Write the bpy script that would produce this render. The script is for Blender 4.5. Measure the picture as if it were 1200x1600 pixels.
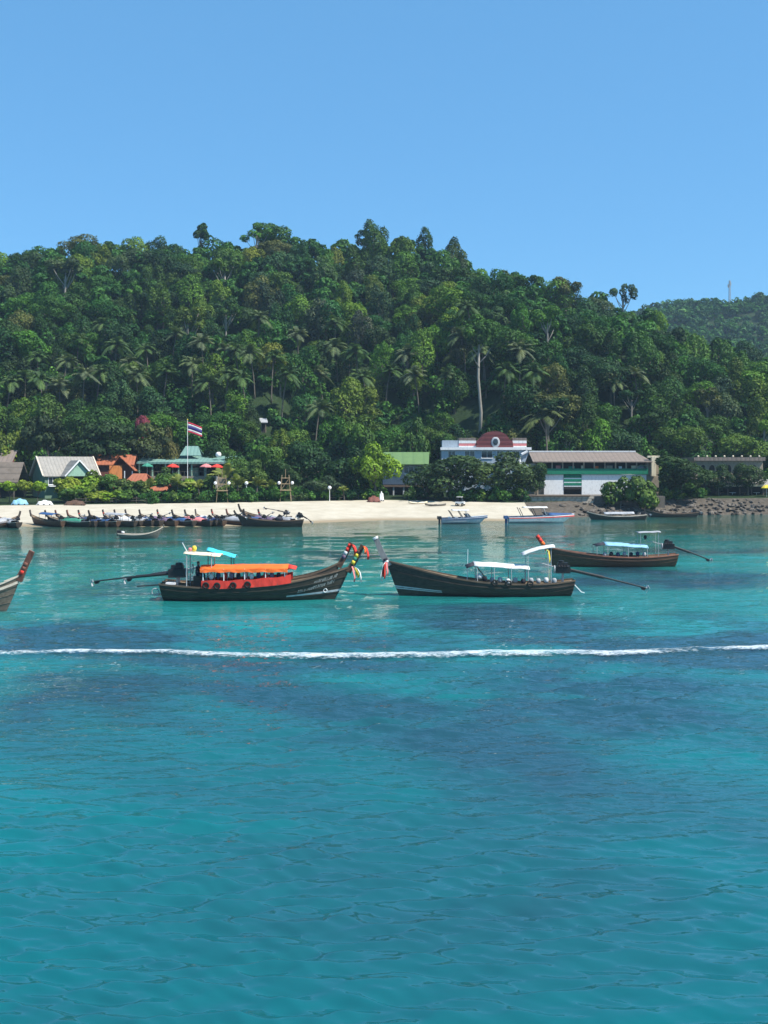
import bpy, math, random
import numpy as np
from mathutils import Vector, Matrix

random.seed(7)
RNG = np.random.default_rng(11)
scn = bpy.context.scene
for o in list(bpy.data.objects):
    bpy.data.objects.remove(o)

# ------------------------------------------------------------------ camera
FPX, HZ, CAMZ = 1700.0, 727.0, 8.5          # focal length in photo pixels, horizon row, eye height
cam_d = bpy.data.cameras.new('camera')
cam = bpy.data.objects.new('camera', cam_d)
scn.collection.objects.link(cam)
cam.location = (0, 0, CAMZ)
cam.rotation_euler = (math.radians(90), 0, 0)
cam_d.sensor_fit = 'VERTICAL'
cam_d.sensor_height = 24.0
cam_d.lens = 24.0 * FPX / 1600.0
cam_d.shift_y = -(800 - HZ) / 1600.0
cam_d.clip_end = 6000
scn.camera = cam

# ------------------------------------------------------------------ sky, sun, exposure
SUN = Vector((0.54, -0.24, 0.80)).normalized()
world = bpy.data.worlds.new('World')
scn.world = world
world.use_nodes = True
wn, wl = world.node_tree.nodes, world.node_tree.links
bg = wn['Background']
sky = wn.new('ShaderNodeTexSky')
sky.sky_type = 'NISHITA'
sky.sun_disc = False
sky.sun_elevation = math.asin(SUN.z)
sky.sun_rotation = math.atan2(SUN.x, SUN.y)
sky.altitude = 0
sky.air_density = 0.9
sky.dust_density = 0.0
sky.ozone_density = 9.0
wb = wn.new('ShaderNodeMix'); wb.data_type = 'RGBA'; wb.blend_type = 'MULTIPLY'   # the camera's white balance on the whole sky
wb.inputs[0].default_value = 1.0; wb.inputs[7].default_value = (.80, 1.06, 1.0, 1)
wl.new(sky.outputs[0], wb.inputs[6])
ev = wn.new('ShaderNodeMix'); ev.data_type = 'RGBA'; ev.inputs[0].default_value = .55       # tropical air: an even blue from top to bottom
ev.inputs[7].default_value = (.80, 2.36, 4.45, 1)
wl.new(wb.outputs[2], ev.inputs[6]); wl.new(ev.outputs[2], bg.inputs[0])
bg.inputs[1].default_value = 0.114
sun_d = bpy.data.lights.new('sun', 'SUN')
sun_d.energy = 4.9
sun_d.angle = math.radians(0.53)
sun_d.color = (1.0, 0.95, 0.86)
sun = bpy.data.objects.new('sun', sun_d)
scn.collection.objects.link(sun)
sun.location = (60, 0, 200)
sun.rotation_euler = SUN.to_track_quat('Z', 'Y').to_euler()
scn.view_settings.view_transform = 'Standard'
scn.view_settings.look = 'None'
scn.view_settings.gamma = 1
scn.view_settings.exposure = 0.76
scn.view_settings.use_curve_mapping = False
scn.cycles.max_bounces = 6
scn.cycles.diffuse_bounces = 3
scn.cycles.glossy_bounces = 3
scn.cycles.transmission_bounces = 4
scn.cycles.transparent_max_bounces = 6
scn.cycles.volume_bounces = 0
scn.cycles.use_denoising = True
scn.cycles.sample_clamp_direct = 3.0
scn.cycles.sample_clamp_indirect = 4.0

COL = scn.collection

# ------------------------------------------------------------------ helpers
def PX(px, Y):
    return (px - 600.0) * Y / FPX

def PZ(py, Y):
    return CAMZ - (py - HZ) * Y / FPX

def YW(py):
    return CAMZ * FPX / (py - HZ)

def tag(o, label=None, cat=None, group=None, kind=None):
    if label: o['label'] = label
    if cat: o['category'] = cat
    if group: o['group'] = group
    if kind: o['kind'] = kind
    return o

def empty(name, loc, rz=0.0, label=None, cat=None, group=None, scale=None):
    o = bpy.data.objects.new(name, None)
    COL.objects.link(o)
    o.location = loc
    o.rotation_euler = (0, 0, rz)
    if scale: o.scale = scale
    o.empty_display_size = 0.1
    return tag(o, label, cat, group)

class MB:
    """collects polygons, then becomes one mesh object"""
    def __init__(self):
        self.v, self.f = [], []
    def add(self, vs, fs):
        n = len(self.v)
        self.v.extend([tuple(map(float, p)) for p in vs])
        self.f.extend([tuple(i + n for i in q) for q in fs])
        return self
    def box(self, x0, x1, y0, y1, z0, z1):
        vs = [(x, y, z) for z in (z0, z1) for y in (y0, y1) for x in (x0, x1)]
        return self.add(vs, [(0, 2, 3, 1), (4, 5, 7, 6), (0, 1, 5, 4), (2, 6, 7, 3), (0, 4, 6, 2), (1, 3, 7, 5)])
    def rings(self, rings, cap=True, closed=True):
        n = len(rings[0]); vs = [p for r in rings for p in r]; fs = []
        for i in range(len(rings) - 1):
            for j in range(n if closed else n - 1):
                k = (j + 1) % n
                fs.append((i * n + j, i * n + k, (i + 1) * n + k, (i + 1) * n + j))
        if cap and closed:
            fs.append(tuple(range(n))[::-1]); b = (len(rings) - 1) * n
            fs.append(tuple(b + j for j in range(n)))
        return self.add(vs, fs)
    def tube(self, pts, r, n=8, sx=1.0, sy=1.0, ref=None):
        pts = [Vector(p) for p in pts]
        if not hasattr(r, '__len__'): r = [r] * len(pts)
        rs = []
        for i, p in enumerate(pts):
            d = (pts[min(i + 1, len(pts) - 1)] - pts[max(i - 1, 0)]).normalized()
            up = Vector(ref) if ref else (Vector((0, 0, 1)) if abs(d.z) < .95 else Vector((1, 0, 0)))
            a = d.cross(up).normalized(); b = a.cross(d).normalized()
            rs.append([p + (a * math.cos(t) * sx + b * math.sin(t) * sy) * r[i]
                       for t in [2 * math.pi * (k + .5) / n for k in range(n)]])
        return self.rings(rs)
    def ball(self, c, r, n=8, m=6):
        if not hasattr(r, '__len__'): r = (r, r, r)
        rs = []
        for i in range(1, m):
            t = math.pi * i / m
            rs.append([(c[0] + r[0] * math.sin(t) * math.cos(a), c[1] + r[1] * math.sin(t) * math.sin(a), c[2] - r[2] * math.cos(t))
                       for a in [2 * math.pi * k / n for k in range(n)]])
        return self.rings(rs)
    def torus(self, c, R, r, axis='y', n=14, m=6, squash=1.0):
        rs = []
        for i in range(n + 1):
            a = 2 * math.pi * i / n; ring = []
            for j in range(m):
                b = 2 * math.pi * j / m
                u = (R + r * math.cos(b)); w = r * math.sin(b)
                p = {'y': (u * math.cos(a), w, u * math.sin(a) * squash), 'x': (w, u * math.cos(a), u * math.sin(a) * squash),
                     'z': (u * math.cos(a), u * math.sin(a), w)}[axis]
                ring.append((c[0] + p[0], c[1] + p[1], c[2] + p[2]))
            rs.append(ring)
        return self.rings(rs, cap=False)
    def sheet(self, grid, th, down=(0, 0, -1)):
        """a grid of points as a closed sheet of thickness th"""
        n, m = len(grid), len(grid[0]); d = Vector(down) * th
        vs = [tuple(p) for r in grid for p in r] + [tuple(Vector(p) + d) for r in grid for p in r]
        fs = []; o = n * m
        for i in range(n - 1):
            for j in range(m - 1):
                a, b, c, e = i * m + j, i * m + j + 1, (i + 1) * m + j + 1, (i + 1) * m + j
                fs += [(a, b, c, e), (o + e, o + c, o + b, o + a)]
        edge = [(i, 0) for i in range(n)] + [(n - 1, j) for j in range(1, m)] + [(i, m - 1) for i in range(n - 2, -1, -1)] + [(0, j) for j in range(m - 2, 0, -1)]
        for k in range(len(edge)):
            a = edge[k][0] * m + edge[k][1]; b = edge[(k + 1) % len(edge)][0] * m + edge[(k + 1) % len(edge)][1]
            fs.append((a, b, o + b, o + a))
        return self.add(vs, fs)
    def mesh(self, name, mat, smooth=False):
        me = bpy.data.meshes.new(name)
        me.from_pydata(self.v, [], self.f); me.update()
        if mat: me.materials.append(mat)
        if smooth: me.polygons.foreach_set('use_smooth', [True] * len(me.polygons))
        return me
    def build(self, name, mat, parent=None, smooth=False, color=None):
        o = bpy.data.objects.new(name, self.mesh(name, mat, smooth))
        COL.objects.link(o); o.parent = parent
        if color: o.color = color
        return o

def npmesh(name, verts, quads, mat, smooth=False, attrs=None):
    verts = np.asarray(verts, np.float32); quads = np.asarray(quads, np.int32)
    k = quads.shape[1]
    me = bpy.data.meshes.new(name)
    me.vertices.add(len(verts)); me.vertices.foreach_set('co', verts.ravel())
    me.loops.add(quads.size); me.loops.foreach_set('vertex_index', quads.ravel())
    me.polygons.add(len(quads)); me.polygons.foreach_set('loop_start', np.arange(0, quads.size, k, dtype=np.int32))
    me.update(calc_edges=True)
    if smooth: me.polygons.foreach_set('use_smooth', np.ones(len(quads), bool))
    for an, av in (attrs or {}).items():
        a = me.attributes.new(an, 'FLOAT', 'POINT'); a.data.foreach_set('value', np.asarray(av, np.float32))
    if mat: me.materials.append(mat)
    return me

def link(name, me, parent=None, color=None):
    o = bpy.data.objects.new(name, me); COL.objects.link(o); o.parent = parent
    if color: o.color = (*color, 1)
    return o

def copy_tree(o, parent=None):
    c = o.copy(); COL.objects.link(c); c.parent = parent
    for ch in list(o.children): copy_tree(ch, c)
    return c

def vnoise(x, y, seed=0):
    """smooth value noise in the unit lattice, 0..1"""
    x = np.asarray(x, float); y = np.asarray(y, float)
    xi, yi = np.floor(x).astype(np.int64), np.floor(y).astype(np.int64)
    fx, fy = x - xi, y - yi
    fx, fy = fx * fx * (3 - 2 * fx), fy * fy * (3 - 2 * fy)
    def h(a, b):
        n = (a * 374761393 + b * 668265263 + seed * 974711) & 0x7fffffff
        n = ((n ^ (n >> 13)) * 1274126177) & 0x7fffffff
        return ((n ^ (n >> 16)) & 0xffff) / 65535.0
    return (h(xi, yi) * (1 - fx) + h(xi + 1, yi) * fx) * (1 - fy) + (h(xi, yi + 1) * (1 - fx) + h(xi + 1, yi + 1) * fx) * fy

def fbm(x, y, seed=0, oct=4):
    s, a, t = 0, 1.0, 0
    for k in range(oct):
        s = s + a * vnoise(x * 2 ** k, y * 2 ** k, seed + k); t += a; a *= .5
    return s / t

# ------------------------------------------------------------------ materials
class NT:
    def __init__(self, name):
        self.m = bpy.data.materials.new(name); self.m.use_nodes = True
        self.t = self.m.node_tree; self.n = self.t.nodes; self.l = self.t.links
        self.bsdf = self.n['Principled BSDF']; self.out = self.n['Material Output']
    def node(self, t, **kw):
        x = self.n.new(t)
        for k, v in kw.items():
            if hasattr(x, k): setattr(x, k, v)
        return x
    def coords(self, scale=(1, 1, 1), kind='Object'):
        c = self.node('ShaderNodeTexCoord'); mp = self.node('ShaderNodeMapping')
        mp.inputs['Scale'].default_value = scale
        self.l.new(c.outputs[kind], mp.inputs[0]); return mp.outputs[0]
    def noise(self, scale, vec=None, detail=4, rough=.6):
        x = self.node('ShaderNodeTexNoise'); x.inputs['Scale'].default_value = scale
        x.inputs['Detail'].default_value = detail; x.inputs['Roughness'].default_value = rough
        if vec is not None: self.l.new(vec, x.inputs['Vector'])
        return x.outputs['Fac']
    def ramp(self, fac, stops):
        x = self.node('ShaderNodeValToRGB'); el = x.color_ramp.elements
        while len(el) < len(stops): el.new(.5)
        for e, (p, c) in zip(el, stops):
            e.position = p; e.color = (*c, 1) if len(c) == 3 else c
        self.l.new(fac, x.inputs[0]); return x.outputs[0]
    def mix(self, fac, a, b, blend='MIX'):
        x = self.node('ShaderNodeMix', data_type='RGBA', blend_type=blend)
        for s, i in ((fac, 0), (a, 6), (b, 7)):
            if isinstance(s, (int, float)): x.inputs[i].default_value = s
            elif isinstance(s, tuple): x.inputs[i].default_value = (*s[:3], 1)
            else: self.l.new(s, x.inputs[i])
        return x.outputs[2]
    def math(self, op, a, b=None, c=None):
        x = self.node('ShaderNodeMath', operation=op)
        for i, s in enumerate((a, b, c)):
            if s is None: continue
            if isinstance(s, (int, float)): x.inputs[i].default_value = s
            else: self.l.new(s, x.inputs[i])
        return x.outputs[0]
    def attr(self, name):
        x = self.node('ShaderNodeAttribute'); x.attribute_name = name; return x
    def bump(self, h, strength=.3, dist=.02, normal=None):
        x = self.node('ShaderNodeBump'); x.inputs['Strength'].default_value = strength
        x.inputs['Distance'].default_value = dist; self.l.new(h, x.inputs['Height'])
        if normal is not None: self.l.new(normal, x.inputs['Normal'])
        return x.outputs[0]
    def set(self, rough=.7, spec=.3, metal=0.0, color=None, normal=None):
        b = self.bsdf
        b.inputs['Roughness'].default_value = rough; b.inputs['Specular IOR Level'].default_value = spec
        b.inputs['Metallic'].default_value = metal
        if color is not None:
            if isinstance(color, tuple): b.inputs['Base Color'].default_value = (*color, 1)
            else: self.l.new(color, b.inputs['Base Color'])
        if normal is not None: self.l.new(normal, b.inputs['Normal'])
        return self.m

_pm = {}
def paint(name, c, rough=.6, var=.25, scale=3.0, spec=.3, bump=.15):
    """worn paint, plaster, cloth: a colour with soft dirt and streaks"""
    if name in _pm: return _pm[name]
    t = NT(name)
    v = t.coords((1, 1, .45))
    f = t.noise(scale, v, 5, .65)
    dark = tuple(x * (1 - var) * .9 for x in c); lite = tuple(min(1, x * (1 + var * .4)) for x in c)
    col = t.ramp(f, [(.3, dark), (.5, c), (.75, lite)])
    n = t.bump(t.noise(scale * 6, t.coords(), 3), bump, .02)
    _pm[name] = t.set(rough, spec, 0, col, n)
    return _pm[name]

def wood(name, c, c2, rough=.7, along=(0.5, 6, 6), spec=.25):
    if name in _pm: return _pm[name]
    t = NT(name)
    f = t.noise(2.0, t.coords(along), 6, .7)
    g = t.noise(1.3, t.coords((.8, .8, .8)), 3)
    col = t.mix(t.math('MULTIPLY', g, .5), t.ramp(f, [(.3, c2), (.55, c), (.8, tuple(min(1, x * 1.5) for x in c))]), c2)
    _pm[name] = t.set(rough, spec, 0, col, t.bump(f, .4, .02))
    return _pm[name]

def stripes(name, c, c2, freq, axis=0, rough=.6):
    """sheet roof with ribs or tile courses too fine to see singly"""
    if name in _pm: return _pm[name]
    t = NT(name)
    sep = t.node('ShaderNodeSeparateXYZ'); t.l.new(t.coords(), sep.inputs[0])
    w = t.math('ABSOLUTE', t.math('SINE', t.math('MULTIPLY', sep.outputs[axis], freq * math.pi)))
    f = t.noise(1.1, t.coords((1, 1, 1)), 5, .7)
    col = t.mix(f, t.ramp(f, [(.3, c2), (.7, c)]), t.ramp(w, [(.0, c2), (.5, c)]))
    _pm[name] = t.set(rough, .3, 0, col, t.bump(w, .5, .05))
    return _pm[name]

def foliage_mat(name, use_attr_col=False, trans=.17):
    t = NT(name)
    a = t.attr('clump').outputs['Fac']
    oi = t.node('ShaderNodeObjectInfo')
    base = oi.outputs['Color']
    if use_attr_col:
        h = t.attr('hue').outputs['Fac']
        base = t.ramp(h, [(0, (.016, .056, .018)), (.25, (.025, .085, .021)), (.5, (.040, .118, .024)), (.72, (.062, .150, .026)), (.88, (.048, .086, .034)), (1, (.095, .165, .026))])
    br = t.ramp(a, [(0, (.34, .40, .42)), (.5, (1, 1, 1)), (1, (1.8, 1.65, 1.15))])
    col = t.mix(1.0, base, br, 'MULTIPLY')
    t.set(.6, .12, 0, col)
    tr = t.node('ShaderNodeBsdfTranslucent'); 
    t.l.new(t.mix(1.0, col, (1.25, 1.5, .6), 'MULTIPLY'), tr.inputs[0])
    mx = t.node('ShaderNodeMixShader'); mx.inputs[0].default_value = trans
    t.l.new(t.bsdf.outputs[0], mx.inputs[1]); t.l.new(tr.outputs[0], mx.inputs[2])
    t.l.new(mx.outputs[0], t.out.inputs['Surface'])
    return t.m

M = {}
M['leaf'] = foliage_mat('leaf')
M['forest'] = foliage_mat('forest_leaf', True)
M['bark'] = wood('bark', (.16, .14, .11), (.07, .06, .05), .9, (5, 5, .7))
M['pale_bark'] = wood('pale_bark', (.30, .28, .24), (.16, .15, .13), .9, (5, 5, .7))
M['hull'] = wood('dark_hull_wood', (.070, .056, .045), (.028, .023, .02), .6)
M['hull_green'] = wood('green_black_hull_wood', (.054, .049, .038), (.021, .02, .016), .55)
M['hull_brown'] = wood('brown_hull_wood', (.12, .068, .044), (.055, .033, .022), .6)
M['hull_pale'] = wood('weathered_hull_wood', (.20, .16, .12), (.09, .07, .055), .7)
M['hull_grey'] = wood('grey_hull_wood', (.17, .155, .13), (.08, .072, .06), .7)
M['plank'] = wood('deck_wood', (.26, .19, .12), (.12, .085, .055), .75)
M['rail'] = wood('rail_wood', (.16, .11, .075), (.07, .05, .036), .6)
M['rail_red'] = wood('rail_red_wood', (.34, .15, .10), (.17, .075, .05), .6)
M['rail_pale'] = wood('rail_pale', (.62, .54, .44), (.40, .33, .26), .6)
M['post_grey'] = wood('grey_post', (.24, .24, .24), (.13, .13, .13), .7, (5, 5, .7))
M['post_brown'] = wood('brown_post', (.20, .085, .06), (.09, .04, .03), .7, (5, 5, .7))
M['bamboo'] = wood('bamboo', (.34, .26, .15), (.19, .14, .08), .6, (5, 5, .7))
M['iron'] = paint('black_iron', (.02, .02, .022), .45, .4, 6)
M['steel'] = paint('steel', (.35, .36, .37), .35, .3, 6)
M['rubber'] = paint('tyre_rubber', (.018, .018, .018), .8, .3, 6)
M['white'] = paint('white_paint', (.76, .76, .75), .6, .13)
M['cream'] = paint('cream_paint', (.72, .62, .44), .6, .2)
M['tan'] = paint('tan_plaster', (.30, .25, .185), .8, .3)
M['orange_cloth'] = paint('orange_cloth', (.74, .135, .02), .8, .2)
M['red_cloth'] = paint('red_cloth', (.60, .045, .03), .8, .2)
M['pink_cloth'] = paint('pink_cloth', (.60, .20, .20), .8, .2)
M['yellow_cloth'] = paint('yellow_cloth', (.72, .55, .06), .8, .2)
M['white_cloth'] = paint('white_cloth', (.60, .60, .59), .8, .2)
M['cyan_cloth'] = paint('cyan_cloth', (.05, .46, .56), .7, .12)
M['sky_cloth'] = paint('pale_blue_cloth', (.22, .43, .56), .7, .25)
M['blue_cloth'] = paint('blue_tarp', (.035, .09, .22), .6, .35)
M['navy_cloth'] = paint('navy_tarp', (.025, .045, .11), .6, .35)
M['mauve_cloth'] = paint('mauve_tarp', (.16, .11, .17), .7, .35)
M['green_cloth'] = paint('green_tarp', (.04, .22, .15), .7, .3)
M['grey_cloth'] = paint('grey_tarp', (.32, .33, .35), .7, .3)
M['dark_cloth'] = paint('dark_cloth', (.028, .028, .04), .8, .4)
M['skin'] = paint('brown_skin', (.28, .15, .09), .6, .1)
M['dark'] = paint('dark_interior', (.03, .028, .026), .85, .3)  # shade of open rooms put into the colour; plain dark for chimney, gear
M['grey_roof'] = stripes('grey_sheet_roof', (.30, .28, .25), (.16, .15, .135), 1.6)
M['brown_roof'] = stripes('brown_tile_roof', (.22, .175, .145), (.13, .105, .09), 1.2)
M['thatch'] = stripes('thatch_roof', (.17, .14, .115), (.08, .068, .055), .9, 2, .95)
M['orange_roof'] = stripes('orange_tile_roof', (.36, .12, .06), (.22, .075, .04), 1.6)
M['orange_wall'] = paint('orange_wall', (.66, .24, .07), .8, .2)
M['maroon_roof'] = stripes('maroon_tile_roof', (.17, .042, .042), (.10, .03, .03), 1.2, 2)
M['green_roof'] = stripes('green_sheet_roof', (.12, .20, .075), (.085, .15, .06), .5)
M['teal_roof'] = stripes('teal_sheet_roof', (.17, .29, .25), (.10, .19, .165), 1.4)
M['green_wall'] = paint('green_wall', (.12, .19, .13), .8, .25)
M['mint'] = paint('mint_panel', (.26, .42, .32), .7, .2)
M['signal_green'] = paint('green_board', (.010, .18, .10), .6, .25)
M['grey_wall'] = paint('grey_wall', (.42, .44, .46), .8, .2)
M['blue_wall'] = paint('blue_grey_wall', (.36, .42, .48), .8, .2)
M['red_wall'] = paint('brown_red_wall', (.16, .06, .045), .8, .3)
M['stone'] = paint('terrace_stone', (.14, .12, .10), .9, .45, 2.2, .2, .6)
M['wall_stone'] = paint('wall_stone', (.44, .385, .31), .9, .5, 1.8, .2, .6)
M['rock'] = paint('shore_rock', (.052, .044, .037), .9, .5, 1.4, .2, .8)
g = NT('window_glass'); M['glass'] = g.set(.08, .6, 0, (.03, .04, .05))

# ------------------------------------------------------------------ the land
def curve(px, Y):
    px, Y = np.array(px, float), np.array(Y, float)
    X = (px - 600) * Y / FPX
    return lambda x: np.interp(x, X, Y)

shoreY = curve([-900, 0, 300, 430, 480, 600, 700, 800, 850, 920, 1000, 1200, 2000], [151, 151, 151, 154, 160, 168, 167, 166, 171, 180, 184, 188, 196])
backY = curve([-900, 0, 300, 600, 800, 860, 920, 1200, 2000], [176, 176, 184, 195, 186, 186, 189, 193, 201])
_bx = np.array([-200, -62, -30, 0, 22, 30, 40, 70, 200.]); _bz = np.array([2.0, 2.0, 2.1, 2.3, 2.1, 2.3, 2.6, 2.7, 2.7])
backZ = lambda x: np.interp(x, _bx, _bz)
# the wooded ridge: photo columns of its tree-top line, its distance, less the height of a tree
_rpx = np.array([-700, -200, 0, 60, 130, 200, 300, 410, 470, 540, 600, 660, 700, 740, 820, 900, 960, 1010, 1080, 1200, 1400, 1900.])
_rpy = np.array([520, 420, 400, 384, 370, 378, 378, 358, 366, 368, 362, 364, 378, 402, 434, 453, 462, 480, 520, 562, 596, 650.])
_rY = np.array([330, 325, 320, 318, 316, 314, 312, 310, 310, 308, 306, 304, 302, 300, 296, 290, 286, 282, 276, 268, 264, 262.])
_rX = (_rpx - 600) * _rY / FPX
_rZ = CAMZ - (_rpy - HZ) * _rY / FPX - 8.6
ridgeY = lambda x: np.interp(x, _rX, _rY)
ridgeZ = lambda x: np.interp(x, _rX, _rZ)
_fX = np.array([-300, 60, 150, 190, 230, 262, 292, 330, 420, 600, 900.])
_fZ = np.array([10, 60, 92, 102, 104, 106, 112, 122, 132, 120, 80.])
FARY = 700.0

def ground(x, y):
    x = np.asarray(x, float); y = np.asarray(y, float)
    sy, by, bz = shoreY(x), backY(x), backZ(x)
    t = np.clip((y - sy) / (by - sy), 0, 1)
    z = np.where(y < sy, (y - sy) * .07, bz * (t * .75 + .25 * t * t))
    u = np.clip((y - by) / (214 - by), 0, 1); z = z + u * 1.2
    ry, rz = ridgeY(x), ridgeZ(x)
    s = (y - 214) / (ry - 214)
    sc = np.clip(s, 0, 1)
    prof = sc ** .92
    spur = (fbm(x / 46 + 3.3, y / 120 + 8, 5, 3) - .5) * 34 * np.sin(np.pi * np.clip(sc, 0, 1) ** .8) + (fbm(x / 16, y / 16, 9, 3) - .5) * 6 * np.clip(sc * 4, 0, 1) * np.clip((1.1 - sc) * 3, 0, 1)
    z = z + (rz - 3.5) * prof + spur
    z = z - np.clip(y - ry, 0, 140) * .42
    f = np.clip((y - 430) / (FARY - 430), 0, 1); f = f * f * (3 - 2 * f)
    far = np.interp(x, _fX, _fZ) * f + (fbm(x / 60, y / 60, 21, 3) - .5) * 26 * f
    far = far - np.clip(y - FARY, 0, 400) * .25
    return np.where(y > 400, np.maximum(z, far + 0 * z), z)

t = NT('beach_sand')
f1 = t.noise(.35, t.coords(), 6, .65); f2 = t.noise(9, t.coords(), 3)
sep = t.node('ShaderNodeSeparateXYZ'); t.l.new(t.coords(), sep.inputs[0])
dry = t.ramp(f1, [(.3, (.38, .335, .26)), (.55, (.45, .405, .32)), (.75, (.50, .46, .38))])
wet = t.ramp(t.math('ADD', sep.outputs[2], t.math('MULTIPLY', f1, .12)), [(.16, (1, 1, 1)), (.40, (0, 0, 0))])
col = t.mix(wet, dry, (.27, .215, .14))
M['sand'] = t.set(.9, .2, 0, col, t.bump(t.math('ADD', t.noise(1.2, t.coords(), 5), t.math('MULTIPLY', f2, .3)), .6, .12))
t = NT('forest_floor')
f1 = t.noise(.6, t.coords(), 6, .7)
M['soil'] = t.set(.95, .1, 0, t.ramp(f1, [(.3, (.014, .028, .012)), (.55, (.022, .04, .015)), (.8, (.038, .05, .022))]), t.bump(t.noise(2, t.coords(), 4), .6, .3))
t = NT('bank_soil')
M['bank'] = t.set(.95, .1, 0, t.ramp(t.noise(1.5, t.coords(), 6, .7), [(.3, (.05, .042, .034)), (.55, (.10, .085, .068)), (.8, (.17, .15, .12))]), t.bump(t.noise(3, t.coords(), 4), .6, .3))

xs = np.unique(np.concatenate([np.linspace(-700, -120, 30), np.arange(-120, 120.1, 2.0), np.linspace(120, 900, 50)]))
def strip(vs, x, yfun):
    V = np.array([[(xx, yy, 0) for xx, yy in zip(x, yfun(x, v))] for v in vs])
    V[..., 2] = ground(V[..., 0], V[..., 1])
    n, m = V.shape[:2]; idx = np.arange(n * m).reshape(n, m)
    Q = np.stack([idx[:-1, :-1], idx[:-1, 1:], idx[1:, 1:], idx[1:, :-1]], -1).reshape(-1, 4)
    return V.reshape(-1, 3), Q
BX = 24.0
xb = np.unique(np.concatenate([xs[xs <= BX], [BX]])); xr = np.unique(np.concatenate([[BX], xs[xs >= BX]]))
bv = np.linspace(-.5, 1.0, 34)
yb = lambda x, v: shoreY(x) + v * (backY(x) - shoreY(x))
V, Q = strip(bv, xb, yb)
inner = (V[:, 2] > .15) & (V[:, 1] < backY(V[:, 0]) - .5)
V[:, 2] += np.where(inner, (fbm(V[:, 0] / 3, V[:, 1] / 3, 31, 3) - .5) * .16, 0)
beach = link('beach', npmesh('beach', V, Q, M['sand'], True)); tag(beach, 'pale sandy beach behind the moored boats', kind='structure')
V, Q = strip(bv, xr, yb)
bank = link('shore_bank', npmesh('shore_bank', V, Q, M['bank'], True)); tag(bank, 'stony shore bank below the long building', kind='structure')
hv = np.concatenate([np.linspace(0, .25, 14), np.linspace(.25, 2.3, 60)[1:], np.linspace(2.3, 12, 60)[1:]])
V, Q = strip(hv, xs, lambda x, v: backY(x) + v * (ridgeY(x) - backY(x)))
hill = link('hillside', npmesh('hillside', V, Q, M['soil'], True)); tag(hill, 'steep jungle hillside behind the beach', kind='structure')

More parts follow.
